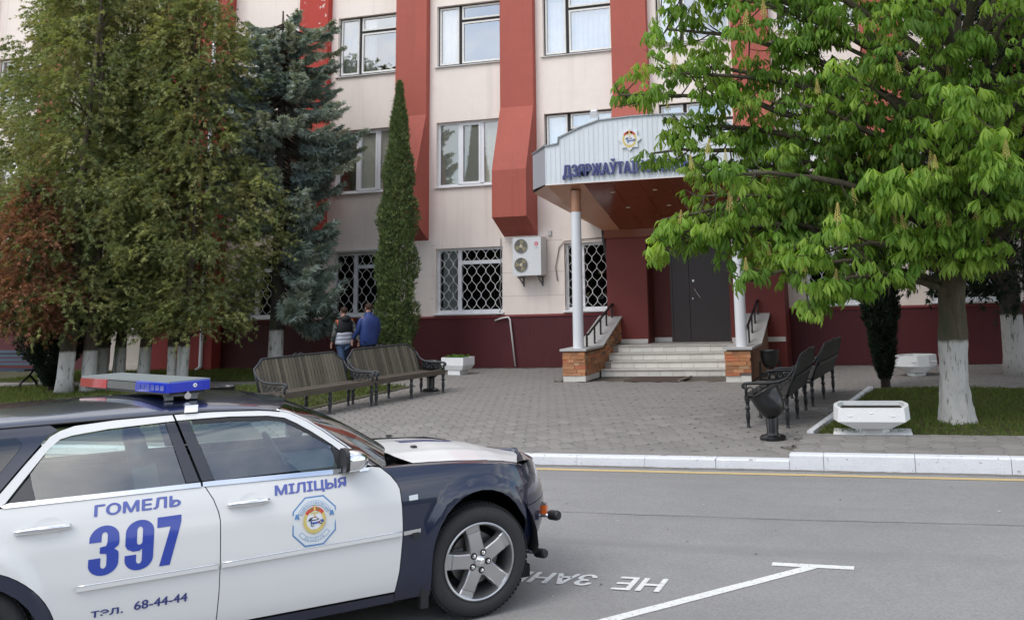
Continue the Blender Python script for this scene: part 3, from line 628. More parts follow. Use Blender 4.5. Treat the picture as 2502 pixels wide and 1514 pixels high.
def emblem(add, s, y):
    """crest drawn from flat pieces; add(poly, mat, layer)"""
    def ring(a0, a1, r0, r1, mat, ly, n=14):
        A = [a0+(a1-a0)*i/n for i in range(n+1)]
        for p, q in zip(A, A[1:]): add([(r0*s*math.cos(R(p)), 1.12*r0*s*math.sin(R(p))), (r1*s*math.cos(R(p)), 1.12*r1*s*math.sin(R(p))), (r1*s*math.cos(R(q)), 1.12*r1*s*math.sin(R(q))), (r0*s*math.cos(R(q)), 1.12*r0*s*math.sin(R(q)))], mat, ly)
    ring(0, 360, .72, 1.0, gold, 1, 30); ring(35, 145, .74, 1.03, e_red, 2, 12); ring(62, 78, .70, .98, e_gr, 2, 3); ring(102, 118, .70, .98, e_gr, 2, 3); ring(0, 360, 0, .72, e_wh, 1, 24)
    Q = lambda pts, m_, ly: add([(a*s, b*s) for a, b in pts], m_, ly)
    Q([(-.08, .75), (.08, .75), (.08, 1.2), (0, 1.34), (-.08, 1.2)], gold, 3); Q([(-.5, .70), (.5, .70), (.42, .58), (-.42, .58)], gold, 3); Q([(-.07, -.75), (.07, -.75), (.07, -1.1), (0, -1.28), (-.07, -1.1)], gold, 3); Q([(-.06, .6), (.06, .6), (.06, .2), (-.06, .2)], gold, 2)
    Q([(-.62, -.02), (-.40, .24), (.12, .30), (.42, .06), (.30, .0), (-.2, -.05)], e_dk, 4); Q([(-.30, .06), (-.14, .22), (.12, .24), (.30, .07)], e_wh, 5)
    Q([(-.35, -.06), (.75, .02), (.85, -.10), (.8, -.24), (-.3, -.36), (-.38, -.2)], e_bl, 4); Q([(-.25, -.05), (.5, .0), (.55, -.09), (-.2, -.16)], e_wh, 5); Q([(.3, -.16), (.5, -.14), (.5, -.2), (.3, -.22)], e_red, 6); Q([(-.02, .32), (.14, .34), (.14, .26), (-.02, .25)], e_red, 6)
    for cx_, cy_ in ((-.22, -.36), (.55, -.22)): Q([(cx_+.13*math.cos(t), cy_+.16*math.sin(t)) for t in np.arange(0, 6.28, .7)], e_dk, 6); Q([(cx_+.06*math.cos(t), cy_+.08*math.sin(t)) for t in np.arange(0, 6.28, .9)], e_wh, 7)
EM = {}
def eadd(poly, mat, ly): EM.setdefault(mat.name, (mat, MB()))[1].add([(EX+a, YC-.046-.0012*ly, EZ+b) for a, b in poly], [tuple(range(len(poly)))])
emblem(eadd, .165, 0)
for _, (mt, mb) in EM.items(): cpart(mb, 'crest', mt, em)
# floodlight on top of the canopy
fl = empty('floodlight', (-6.42, 20.15, 5.86), label='small white floodlight on the canopy edge', cat='floodlight')
MB().tube([(0, .1, -.03), (0, .1, .12), (-.02, 0, .22)], .012, 6).build('bracket', rail_m, fl); MB().box((-.06, -.05, .20), (.20, .12, .16), rx=.5, taper=.7).build('lamp_head', pvc, fl); MB().tube([(.0, .1, .0), (.12, .14, .06), (.25, .1, .0)], .008, 5).build('cable', rail_m, fl)
# doormat: rubber mat with a rolled edge
dmt = empty('doormat', (-5.25, 20.35, GZ), label='dark brown rubber doormat lying in front of the steps', cat='doormat')
mm = M('mat_brown', (.085, .055, .045), .85, var=.15, vs=20, bump=.5, bs=120)
mb = MB(); mb.prism([(-.66, -.40), (.58, -.52), (.66, .46), (-.60, .58)], .002, .022); mb.build('mat', mm, dmt)
mb = MB(); mb.tube([(.58, -.50, .026), (.65, .44, .03)], .022, 8); mb.build('rolled_edge', M('mat_edge', (.26, .23, .21), .8), dmt)
# ------------------------------------------------------------------ cast iron benches
iron = M('cast_iron', (.030, .033, .038), .45, var=.1, vs=12); iron_b = M('cast_iron_black', (.013, .014, .015), .42, var=.1, vs=12)
wood_o = M('bench_wood_olive', (.120, .107, .078), .75, var=.18, vs=14, rnd=.42, stretch=(4, 4, .6)); wood_s = M('bench_seat_wood', (.105, .085, .066), .7, var=.25, vs=9, rnd=.15, stretch=(3, .5, 3)); wood_d = M('bench_wood_dark', (.035, .035, .030), .6, var=.15, vs=10, rnd=.1)
slat_cache = {}
def bench(loc, rz, label, L_=1.95, olive=True, group='benches around the forecourt'):
    """local: seat runs along y, sitter faces +x, back at x<0"""
    b = empty('bench', loc, rz, label, 'bench', group); im = iron if olive else iron_b; wb_, ws_ = (wood_o, wood_s) if olive else (wood_d, wood_d)
    # leaning back with vertical slats; shoulders cut at both ends
    n = 27; y0, y1 = -L_/2+.06, L_/2-.06; lean = R(20)
    def bp(y, h, dx=0): return (-.17-math.tan(lean)*(h-.42)+dx, y, h)
    def top(y):
        e = min(y-y0, y1-y); return .82+.15*sstep(.0, .20, e) if e < .20 else .97
    for i in range(n):
        a = y0+(y1-y0)*i/n+.009; c = y0+(y1-y0)*(i+1)/n-.009; ta, tc_ = top(a), top(c); th = .022
        mb = MB(); P = [bp(a, .40), bp(c, .40), bp(c, tc_), bp(a, ta)]; mb.add(P+[(p[0]-th, p[1], p[2]) for p in P], [(0, 1, 2, 3), (7, 6, 5, 4), (0, 4, 5, 1), (1, 5, 6, 2), (2, 6, 7, 3), (3, 7, 4, 0)])
        mb.build('slat', wb_, b)
    # frame round the back
    pts = [bp(y0-.01, .40, -.01)]+[bp(y, top(min(max(y, y0), y1))+.012, -.01) for y in np.linspace(y0-.01, y1+.01, 22)]+[bp(y1+.01, .40, -.01)]
    MB().tube(pts, .021, 7).build('back_frame', im, b, smooth=True)
    MB().box(bp(0, .66, -.035), (.02, L_-.15, .06), ry=-lean).build('back_rail', im, b)
    cr = MB()
    for s in (-1, 1): cr.tube([bp(s*t*.13, .985+.045*math.sin(math.pi*t)*(1-t*.3), -.01) for t in np.linspace(0, 1, 8)], .011, 6)
    cr.build('crest', im, b, smooth=True)
    for i in range(5):
        x = -.11+i*.115; z = .43-.012*math.sin(i*.9)+(.012 if i > 3 else 0); MB().box((x, 0, z), (.105, L_-.05, .032), ry=(.04 if i < 2 else -.03)).build('seat_plank', ws_, b)
    MB().box((.395, 0, .405), (.05, L_-.03, .07)).build('front_rail', wood_s if olive else iron_b, b)
    leg_p = [(.034, 0), (.026, .015), (.020, .05), (.026, .10), (.034, .14), (.030, .20), (.020, .235), (.036, .25), (.036, .275), (.022, .285), (.028, .33), (.034, .36), (.034, .41)]
    for y in (-L_/2+.04, 0, L_/2-.04):
        for x in (.385, -.17):
            mb = MB(); mb.lathe(leg_p, 10, (x, y, 0)); mb.build('leg', im, b, smooth=True)
        MB().box((.11, y, .385), (.55, .035, .035)).build('cross_bar', im, b)
    for s in (-1, 1):
        y = s*(L_/2-.035); ar = MB()
        path = [bp(y, .82), (-.255, y, .74), (-.19, y, .67), (-.08, y, .625), (.08, y, .605), (.30, y, .605), (.41, y, .60), (.445, y, .575), (.44, y, .545), (.415, y, .535)]
        ar.tube(path, [.017, .018, .019, .02, .021, .022, .022, .02, .018, .014], 8); ar.build('armrest', im, b, smooth=True)
        sc = MB()
        for (cx_, cz, r_, t0, t1) in ((.33, .50, .055, 0, 5.2), (.22, .525, .048, 2, 7.4), (.11, .52, .05, 0, 5.4), (.01, .535, .05, 2, 7.2), (-.08, .55, .045, 0, 5.4)):
            sc.tube([(cx_+r_*(1-.09*(t-t0))*math.cos(t), y, cz+r_*(1-.09*(t-t0))*math.sin(t)) for t in np.arange(t0, t1, .5)], .011, 5)
        sc.tube([(.40, y, .60), (.395, y, .43)], .02, 7); sc.build('scrollwork', im, b, smooth=True)
    return b
G = .12
bench((-10.03, 14.76, G+.0), R(-10.7), 'olive slatted bench nearest the police car roof, on the grass edge', 2.15)
bench((-9.68, 16.95, G), R(-9.7), 'olive slatted bench next to the white flower box by the wall', 2.1)
bench((-1.80, 14.58, G), R(178), 'black bench seen from behind, beside the tilted litter bin', 2.0, False)
bench((-1.60, 17.0, G), R(175), 'black bench seen from behind, second along the right side of the forecourt', 2.2, False)
# blue bench under the thujas
bb = empty('blue_bench', (-21.6, 18.9, .135), R(-6), 'dark blue slatted park bench at the left edge under the thujas', 'bench')
bl = M('bench_blue', (.012, .035, .075), .5, var=.15, vs=8)
for i, (x, z) in enumerate(((-.20, .86), (-.18, .76), (-.16, .66), (-.14, .56))): MB().box((0, -x*0+.12-x*.0+(.2+x), z), (2.0, .03, .075), rx=-.2).build('slat', bl, bb)
for y in (-.28, -.18, -.08, .02): MB().box((0, y, .44), (2.0, .085, .035)).build('seat_plank', bl, bb)
for x in (-.8, .8):
    mb = MB(); mb.tube([(x, .20, .9), (x, .08, .44), (x, -.02, .30), (x, .16, .12), (x, .20, 0)], .03, 7); mb.tube([(x, -.02, .30), (x, -.24, .14), (x, -.27, 0)], .03, 7); mb.tube([(x, .08, .44), (x, -.30, .43)], .025, 7); mb.build('leg', iron_b, bb, smooth=True)
MB().box((-.5, .30, .82), (1.4, .03, .12)).build('back_board', iron_b, bb)
# ------------------------------------------------------------------ tulip shaped litter bins
bin_m = M('bin_black', (.006, .0065, .0075), .34, var=.1, vs=9, coat=.3)
def litter_bin(loc, rz, tilt, label, solid=False):
    b = empty('litter_bin', loc, rz, label, 'litter bin', 'black cast iron litter bins')
    if not solid:
        MB().lathe([(0, 0), (.17, 0), (.17, .035), (.15, .055), (.085, .065), (.075, .10), (.085, .30), (.07, .34), (0, .34)], 24).build('pedestal', bin_m, b, angle=40)
    else:
        for s in (-1, 1):
            mb = MB(); mb.bx((s*.21-.02, -.03, 0), (s*.21+.02, .03, .40)); mb.build('side_post', bin_m, b)
        mb = MB(); mb.box((0, 0, .02), (.46, .07, .04)); mb.box((0, 0, .15), (.42, .03, .03)); mb.tube([(.12*math.cos(t), 0, .10+.07*math.sin(t)) for t in np.arange(0, 3.3, .3)], .014, 6); mb.build('base_frame', bin_m, b)
    bo = MB(); prof = [(0, 0), (.085, .01), (.135, .05), (.170, .12), (.188, .20), (.196, .28), (.200, .345), (.208, .352), (.208, .362), (.188, .362), (.18, .30), (.15, .10), (0, .06)]
    bo.lathe(prof, 28); bo.v = [tuple(Matrix.Rotation(tilt, 3, 'Y') @ Vector((p[0], p[1], p[2]-.16))+Vector((0, 0, .42))) for p in bo.v]; bo.build('bowl', bin_m, b, smooth=True)
    return b
litter_bin((-1.745, 12.63, G), R(170), R(28), 'black tilted litter bin on a pedestal at the end of the dark benches')
litter_bin((-2.76, 20.12, G), R(20), R(0), 'upright black litter bin beside the stone pier of the porch', True)
litter_bin((-9.55, 18.15, G), 0, R(3), 'black litter bin behind the bench by the white flower box')
litter_bin((-10.75, 13.3, G), 0, R(3), 'black litter bin rim just above the police car roof, by the nearest bench')
# ------------------------------------------------------------------ concrete planters
pl_m = M('planter_whitewash', (.80, .81, .80), .85, var=.03, vs=6, bump=.2, bs=50); soil = M('planter_soil', (.035, .028, .02), .95, var=.3, vs=20)
def planter(loc, rz, w, d_, h, label, foot=.12, plate=True, box=False, cf=.30):
    p = empty('planter', loc, rz, label, 'planter', 'white concrete planters')
    ztop = foot+h
    if box:
        mb = MB(); mb.box((0, 0, foot/2), (w*.55, d_*.7, foot)); mb.build('foot', pl_m, p)
        lo = [(-w*.40, -d_*.40), (w*.40, -d_*.40), (w*.40, d_*.40), (-w*.40, d_*.40)]; hi = [(-w/2, -d_/2), (w/2, -d_/2), (w/2, d_/2), (-w/2, d_/2)]; mid = hi
    else:
        def oct_(a, b, c, c2=.30): return [(-a, -b*c2), (-a*c, -b), (a*c, -b), (a, -b*c2), (a, b*c2), (a*c, b), (-a*c, b), (-a, b*c2)]
        MB().prism(oct_(w*.22, d_*.22, .6), 0, foot+.02).build('foot', pl_m, p)
        lo = oct_(w*.27, d_*.40, cf); mid = oct_(w/2, d_*.5, cf); hi = oct_(w*.49, d_*.49, cf)
    n = len(lo); zs_ = (foot, foot+h*.36, ztop); ins = [(a*.90, b*.90) for a, b in hi]; V = [(*q, zs_[0]) for q in lo]+[(*q, zs_[1]) for q in mid]+[(*q, ztop) for q in hi]+[(*q, ztop) for q in ins]+[(*q, ztop-.06) for q in ins]
    F_ = [(k*n+i, k*n+(i+1) % n, (k+1)*n+(i+1) % n, (k+1)*n+i) for k in range(4) for i in range(n)]+[tuple(range(n))[::-1]]
    MB().add(V, F_).build('bowl', pl_m, p); MB().add([(*q, ztop-.055) for q in ins], [tuple(range(n))]).build('soil', soil, p)
    if plate: MB().box((0, .0, .015), (w*1.02, d_*.55, .03)).build('base_plate', pl_m, p)
    # relief triangles on the long face
    if not box:
        for (x, z, ww, hh) in ((-.27, .30, .20, .035), (.27, .30, .20, .035), (0, .36, .12, .03), (0, .24, .03, .02), (0, .19, .03, .02)):
            yb = -d_*.5+.012; mb = MB(); mb.add([(x*w-ww*w/2, yb, foot+z*h/.36*.8), (x*w+ww*w/2, yb, foot+z*h/.36*.8), (x*w, yb-.02, foot+z*h/.36*.8-hh*.3), (x*w+ww*w*.2, yb, foot+z*h/.36*.8-hh)], [(0, 2, 1), (0, 3, 2), (2, 3, 1)]); mb.build('relief', pl_m, p)
    return p
planter((-.50, 12.98, .16), R(2), .96, .80, .26, 'large white faceted concrete planter on the lawn corner by the kerb', .10, cf=.86)
planter((.17, 21.1, G), R(25), .86, .72, .34, 'grey white faceted planter in the shade in front of the burgundy plinth', .08, False)
pb = planter((-10.78, 21.9, G), R(-12), .68, .46, .30, 'white rectangular flower box with seedlings below the barred window', .12, False, True)
lf = M('seedling_green', (.10, .20, .03), .6, trans=.3); r9 = random.Random(9); mb = MB()
for _ in range(110):
    x, y = r9.uniform(-.28, .28), r9.uniform(-.17, .17); h = r9.uniform(.04, .12); a = r9.uniform(0, 6.28); dx, dy = .03*math.cos(a), .03*math.sin(a); z = .37
    mb.add([(x-dx*.5, y-dy*.5, z), (x+dx*.5, y+dy*.5, z), (x+dx+r9.uniform(-.04, .04), y+dy+r9.uniform(-.04, .04), z+h), (x-dx, y-dy, z+h*.8)], [(0, 1, 2, 3)])
mb.build('seedlings', lf, pb, kind='stuff')
# ------------------------------------------------------------------ people
def skin_body(name, J, E_, mat, parent, sub=2):
    """J: list of (x,y,z,rx,ry)"""
    me = bpy.data.meshes.new(name); me.from_pydata([j[:3] for j in J], E_, []); o = bpy.data.objects.new(name, me); COL.objects.link(o)
    md = o.modifiers.new('s', 'SKIN'); md.use_smooth_shade = True; md.branch_smoothing = .4
    for i, sv in enumerate(me.skin_vertices[0].data): sv.radius = (J[i][3], J[i][4] if len(J[i]) > 4 else J[i][3]); sv.use_root = (i == 0)
    md2 = o.modifiers.new('d', 'SUBSURF'); md2.levels = sub; md2.render_levels = sub
    bpy.context.view_layer.update(); m2 = bpy.data.meshes.new_from_object(o.evaluated_get(bpy.context.evaluated_depsgraph_get())); bpy.data.objects.remove(o)
    m2.materials.clear(); m2.materials.append(mat); m2.polygons.foreach_set('use_smooth', [True]*len(m2.polygons)); return link(name, m2, None, parent)
skin_c = M('skin', (.50, .27, .19), .6)
def ellip(c, r, n=10, k=14, e=1.0):
    V = []
    for i in range(n+1):
        a = math.pi*i/n-math.pi/2
        for j in range(k): b = 2*math.pi*j/k; V.append((c[0]+r[0]*math.cos(a)*math.cos(b), c[1]+r[1]*math.cos(a)*math.sin(b), c[2]+r[2]*math.sin(a)))
    return V, [(i*k+j, i*k+(j+1) % k, (i+1)*k+(j+1) % k, (i+1)*k+j) for i in range(n) for j in range(k)]
def person(loc, rz, H, label, style):
    """local: faces +x, y to the left; striding"""
    p = empty('person', loc, rz, label, 'person'); s = H/1.75
    def J(*a): return tuple(q*s for q in a)
    if style == 'vest': fL, fR, aL, aR, trs = -.26, .22, .10, -.30, M('jeans_blue', (.035, .065, .13), .8, var=.2, vs=12)
    else: fL, fR, aL, aR, trs = -.14, .20, .26, .10, M('trousers_black', (.012, .013, .016), .8)
    # bare body
    B = [J(0, 0, .95, .09), J(0, 0, 1.20, .09), J(.01, 0, 1.38, .085), J(.02, 0, 1.50, .055, .055), J(.04, 0, 1.60, .06, .06), J(.045, 0, 1.68, .075, .085), J(.035, 0, 1.735, .05, .055)]; E_ = [(0, 1), (1, 2), (2, 3), (3, 4), (4, 5), (5, 6)]
    for sd, f, a in ((1, fL, aL), (-1, fR, aR)):
        b0 = len(B); kx = f*.55+.05; B += [J(0, sd*.09, .90, .085), J(kx, sd*.095, .50, .058), J(f, sd*.09, .09, .042), J(f+.13, sd*.095, .04 if f > 0 else .05, .032)]; E_ += [(0, b0), (b0, b0+1), (b0+1, b0+2), (b0+2, b0+3)]
        b0 = len(B); ex = a*.3-.03; hx_ = a; B += [J(0, sd*.19, 1.42, .052), J(ex, sd*.25, 1.14, .042), J(hx_, sd*.26, .90+abs(a)*.12, .030), J(hx_+.03, sd*.262, .84+abs(a)*.12, .030, .018)]; E_ += [(2, b0), (b0, b0+1), (b0+1, b0+2), (b0+2, b0+3)]
        for fi in range(4):
            b1 = len(B); yo = (fi-1.5)*.018; B += [J(hx_+.035+yo, sd*.262, .80+abs(a)*.12, .009), J(hx_+.045+yo, sd*.252, .755+abs(a)*.12+.008*abs(fi-1.5), .008)]; E_ += [(b0+3, b1), (b1, b1+1)]
        b1 = len(B); B += [J(hx_+.075, sd*.255, .83+abs(a)*.12, .010), J(hx_+.085, sd*.25, .80+abs(a)*.12, .009)]; E_ += [(b0+3, b1), (b1, b1+1)]
    skin_body('body', B, E_, skin_c, p)
    for sd in (-1, 1):
        V, F_ = ellip(J(.03, sd*.077, 1.645), J(.022, .010, .03), 6, 8); MB().add(V, F_).build('ear', skin_c, p, smooth=True)
    V, F_ = ellip(J(.118, 0, 1.635), J(.018, .014, .028), 6, 8); MB().add(V, F_).build('nose', skin_c, p, smooth=True)
    hair = M('hair_brown', (.045, .022, .014), .8, var=.3, vs=30); V, F_ = ellip(J(.022, 0, 1.685), J(.098, .085, .085), 12, 18)
    Fk = [f for f in F_ if all(not (V[i][0] > .075*s and V[i][2] < 1.715*s) and V[i][2] > 1.612*s for i in f)]; mb = MB(); mb.add(V, Fk); mb.build('hair', hair, p, smooth=True)
    # trousers
    T = [J(0, 0, .93, .14)]; E_ = []
    for sd, f in ((1, fL), (-1, fR)):
        kx = f*.55+.05; b0 = len(T); T += [J(.0, sd*.085, .82, .10), J(kx, sd*.095, .50, .078), J(f, sd*.09, .12, .066)]; E_ += [(0, b0), (b0, b0+1), (b0+1, b0+2)]
    skin_body('trousers', T, E_, trs, p)
    for sd, f in ((1, fL), (-1, fR)):
        z = .045 if f > 0 else .06; V, F_ = ellip(J(f+.06, sd*.093, z), J(.145, .05, .05), 8, 12); MB().add(V, F_).build('shoe', M('shoe_white', (.70, .70, .68), .6) if style == 'vest' else M('shoe_dark', (.02, .02, .02), .5), p, smooth=True)
    def loft(nm, rings, mat):
        mb = MB(); k = 24; V = []
        for (x, z, hd, hw) in rings:
            for j in range(k):
                a = 2*math.pi*j/k; ca, sa = math.cos(a), math.sin(a); V.append(J(x+hd*math.copysign(abs(ca)**.8, ca), hw*math.copysign(abs(sa)**.8, sa), z+.006*math.sin(5*a+z*20)))
        n_ = len(rings); mb.add(V, [(i*k+j, i*k+(j+1) % k, (i+1)*k+(j+1) % k, (i+1)*k+j) for i in range(n_-1) for j in range(k)]+[tuple(range(k))]); mb.build(nm, mat, p, smooth=True)
    def sleeve(nm, mat, r0, r1):
        for sd, a in ((1, aL), (-1, aR)):
            ex = a*.3-.03; skin_body(nm, [J(0, sd*.15, 1.425, r0*.9), J(ex*.2, sd*.205, 1.37, r0), J(ex*.5, sd*.232, 1.27, r0*.95), J(ex, sd*.25, 1.14, r0*.86), J(a*.7, sd*.258, 1.0+abs(a)*.07, r1), J(a, sd*.26, .91+abs(a)*.12, r1)], [(0, 1), (1, 2), (2, 3), (3, 4), (4, 5)], mat, p)
    loft('trouser_waist', [(0, .78, .12, .165), (0, .86, .125, .172), (0, .97, .118, .168), (0, 1.0, .11, .16)], trs)
    if style == 'vest':
        vb, vg, og = M('vest_black', (.010, .010, .012), .7), M('vest_grey', (.42, .44, .50), .6), M('piping_orange', (.75, .12, .03), .6)
        camo = M('sleeve_camo', (.13, .14, .13), .8, dirt=((.035, .038, .035), 14, .47, .06), var=.3, vs=9)
        sleeve('sleeve', camo, .066, .052)
        loft('vest', [(0, 1.14, .125, .195), (0, 1.16, .135, .205), (0, 1.28, .14, .21), (.0, 1.38, .13, .21), (.005, 1.44, .115, .18), (.01, 1.48, .095, .12), (.02, 1.51, .07, .07)], vb)
        for z0 in (.865, .955, 1.045):
            loft('vest_quilt', [(0, z0, .125, .19), (0, z0+.02, .14, .208), (0, z0+.06, .145, .213), (0, z0+.095, .14, .206), (0, z0+.108, .12, .185)], vg)
        V, F_ = ellip(J(-.085, 0, 1.475), J(.085, .13, .085), 8, 14); MB().add(V, F_).build('hood', vb, p, smooth=True)
        for sd in (-1, 1):
            mb = MB(); mb.tube([J(.055*math.cos(t)*1.15, sd*(.200+.006*math.sin(t)), 1.375+.075*math.sin(t)*1.0) for t in np.arange(0, 6.5, .5)], .011*s, 6); mb.build('piping', og, p, smooth=True)
    else:
        jk = M('jacket_blue', (.018, .040, .165), .55, var=.2, vs=7); sleeve('sleeve', jk, .075, .056)
        loft('jacket', [(0, .80, .13, .185), (0, .83, .145, .205), (0, 1.08, .15, .215), (-.01, 1.25, .145, .225), (-.01, 1.36, .135, .225), (0, 1.43, .115, .19), (.005, 1.48, .09, .12), (.015, 1.51, .075, .08), (.02, 1.56, .072, .075)], jk)
        mb = MB(); mb.tube([J(-.060+.03*abs(t), .075*t, 1.495-.01*abs(t)) for t in np.linspace(-1, 1, 9)], .010*s, 6); mb.build('collar_band', M('collar_pale', (.50, .55, .66), .6), p, smooth=True)
    return p
person((-13.08, 20.42, G), R(150), 1.73, 'person in a black and grey padded vest with camouflage sleeves walking away behind the bench', 'vest')
person((-12.42, 20.45, G), R(152), 1.80, 'person in a dark blue jacket walking away beside the tall columnar thuja', 'jacket')
# ------------------------------------------------------------------ police estate car
# car coordinates: u forward from the front axle, v outward from the near flank (centre line at v = VC), z up
VC = -.92; CA = R(45.8557)
car = empty('police_car', (-2.8184+VC*math.sin(CA), 6.0560-VC*math.cos(CA), 0), CA, 'white and navy police estate car with a red and blue roof light bar', 'car')
def LC(u, v, z): return (u, -(v-VC), z)
paint_w = M('car_paint_white', (.72, .72, .705), .35, coat=.45, spec=.4)
paint_n = M('car_paint_navy', (.0055, .0105, .034), .3, coat=1, spec=.5)
chrome = M('chrome', (.86, .87, .88), .08, 1); satin = M('satin_alloy', (.50, .50, .50), .32, .85)
blackp = M('black_plastic', (.016, .016, .017), .45); gloss_b = M('pillar_trim_dark', (.028, .028, .034), .22, coat=.6)
rubber = M('tyre_rubber', (.026, .026, .027), .75, var=.12, vs=9, bump=.1, bs=60); under = M('underbody_black', (.006, .006, .007), .9)
trim_in = M('interior_grey', (.14, .15, .152), .75); seat_m = M('seat_cloth', (.20, .21, .215), .85, var=.1, vs=20)
glass_c = GLASS('car_glass', (.84, .97, .92), .17); glass_d = GLASS('car_glass_dark', (.16, .19, .19), .08)
decal = M('decal_royal_blue', (.022, .055, .36), .4, coat=.5); decal_p = M('decal_violet_blue', (.10, .13, .42), .4, coat=.5); decal_d = M('decal_dark_blue', (.03, .045, .20), .4, coat=.5)
ZT = [0, .12, .18, .25, .33, .45, .62, .80, .92, .97, 1.0, 1.03, 1.06, 1.20, 1.34, 1.42, 1.46, 1.6]
VT = [-.12, -.075, -.045, -.012, .006, .016, .020, .006, -.022, -.040, -.054, -.070, -.085, -.155, -.225, -.272, -.315, -.5]
_zz = np.linspace(0, 1.6, 321); _vv = np.interp(_zz, ZT, VT)
for _ in range(3): _vv[4:-4] = np.convolve(_vv, np.ones(9)/9, 'valid')
UR = -2.86                         # rear axle

def flare(u, z):
    f = 0
    for c in (.01, UR):
        dx = (u-c)/.345; dz = (z-.40)/.405 if z > .40 else 0; r = math.hypot(dx, dz)
        f = max(f, .022*(1-sstep(1.08, 1.30, r)))
    return f
def nose_a(z): return float(np.interp(z, [.15, .30, .45, .56, .70, .89, 1.0], [.45, .53, .645, .665, .645, .56, .46]))
def S(u, z):
    v = float(np.interp(z, _zz, _vv))+flare(u, z)*sstep(.95, .80, z)
    if u > .10:
        t = min((u-.10)/nose_a(z), .9995); v -= (.92+.0)*(1-math.sqrt(1-t*t))
    if u < -3.0: t = min((-3.0-u)/.95, .999); v -= .25*(1-math.sqrt(1-t*t))
    return v
def SN(u, z):
    h = .012; return Vector((-(S(u+h, z)-S(u-h, z))/(2*h), 1, -(S(u, z+h)-S(u, z-h))/(2*h))).normalized()
def offset_poly(P, g):
    n = len(P); A = sum(P[i][0]*P[(i+1) % n][1]-P[(i+1) % n][0]*P[i][1] for i in range(n)); sg = 1 if A > 0 else -1; out_ = []
    for i in range(n):
        a, b, c = Vector(P[i-1]), Vector(P[i]), Vector(P[(i+1) % n]); d1 = (b-a).normalized(); d2 = (c-b).normalized()
        n1 = Vector((-d1.y, d1.x))*sg; n2 = Vector((-d2.y, d2.x))*sg; bi = n1+n2; k = bi.length_squared
        out_.append(tuple(b+(bi*(2*g/k) if k > .3 else n1*g)))
    return out_
def densify(P, s):
    o_ = []
    for i in range(len(P)):
        a, b = P[i], P[(i+1) % len(P)]; k = max(1, int(math.hypot(b[0]-a[0], b[1]-a[1])/s))
        o_ += [(a[0]+(b[0]-a[0])*j/k, a[1]+(b[1]-a[1])*j/k) for j in range(k)]
    return o_
def inside(P, x, y):
    c = False; n = len(P)
    for i in range(n):
        x1, y1 = P[i]; x2, y2 = P[(i+1) % n]
        if (y1 > y) != (y2 > y) and x < (x2-x1)*(y-y1)/(y2-y1)+x1: c = not c
    return c
def dist_edge(P, x, y):
    d_ = 9; n = len(P)
    for i in range(n):
        x1, y1 = P[i]; x2, y2 = P[(i+1) % n]; l2 = (x2-x1)**2+(y2-y1)**2 or 1e-9; t = max(0, min(1, ((x-x1)*(x2-x1)+(y-y1)*(y2-y1))/l2)); d_ = min(d_, math.hypot(x1+t*(x2-x1)-x, y1+t*(y2-y1)-y))
    return d_
def skin(poly, gap=.0025, off=0., step=.035, edge=.008):
    """triangulated piece of the flank; returns verts(u,v,z), faces, normals"""
    P = densify(offset_poly(poly, gap) if gap else poly, step); n = len(P); pts = [Vector(p) for p in P]
    us = [p[0] for p in P]; zs_ = [p[1] for p in P]; k = math.floor(min(us)/step)
    for i in range(k, math.ceil(max(us)/step)+1):
        for j in range(math.floor(min(zs_)/step), math.ceil(max(zs_)/step)+1):
            x, y = (i+.5*(j % 2))*step, j*step
            if inside(P, x, y) and dist_edge(P, x, y) > step*.4: pts.append(Vector((x, y)))
    r = geometry.delaunay_2d_cdt(pts, [], [tuple(range(n))], 1, 1e-5); V = [(p.x, S(p.x, p.y)+off, p.y) for p in r[0]]; Nn = [SN(p.x, p.y) for p in r[0]]; Fc = [tuple(f) for f in r[2]]
    # folded edge so that panels have thickness
    if edge:
        cnt = {}
        for f in Fc:
            for a, b in zip(f, f[1:]+f[:1]): cnt[(a, b)] = 1
        bd_ = [(a, b) for (a, b) in cnt if (b, a) not in cnt]; mp_ = {}
        for a, b in bd_:
            for q in (a, b):
                if q not in mp_: mp_[q] = len(V); V.append((V[q][0], V[q][1]-edge, V[q][2])); Nn.append(Nn[q])
        Fc += [(b, a, mp_[a], mp_[b]) for a, b in bd_]
    return V, Fc, Nn
def cmesh(name, V, Fc, Nn, mat, parent=None, mirror=False):
    s = -1 if mirror else 1
    me = bpy.data.meshes.new(name); VV = [LC(*p) for p in V]; VV = [(p[0], p[1]*s, p[2]) for p in VV]
    # orient faces outward
    FF = []
    for f in Fc:
        a, b, c = (Vector(VV[f[i]]) for i in range(3)); nn = (b-a).cross(c-a); q = Nn[f[0]] if Nn else None
        if q is not None:
            w = Vector((q[0], -q[1]*s, q[2])); f = f if nn.dot(w) >= 0 or nn.length < 1e-12 else f[::-1]
        FF.append(f)
    me.from_pydata(VV, [], FF); me.update(); me.materials.append(mat); me.polygons.foreach_set('use_smooth', [True]*len(FF))
    if Nn: me.normals_split_custom_set_from_vertices([(q[0], -q[1]*s, q[2]) for q in Nn])
    return link(name, me, None, parent or car)
def panel(name, poly, mat, parent=None, both=True, **k):
    V, Fc, Nn = skin(poly, **k); o = cmesh(name, V, Fc, Nn, mat, parent)
    if both: cmesh(name, V, Fc, Nn, mat, None if parent is None else parent, True)
    return o
def cbuild(mb, name, mat, parent=None, mirror=False, **k):
    """MB drawn in u,v,z"""
    s = -1 if mirror else 1; mb2 = MB(); mb2.f = mb.f; mb2.mi = mb.mi; mb2.v = [(p[0], -(p[1]-VC)*s, p[2]) for p in mb.v]
    o = mb2.build(name, mat, None, **k); o.parent = parent or car; return o
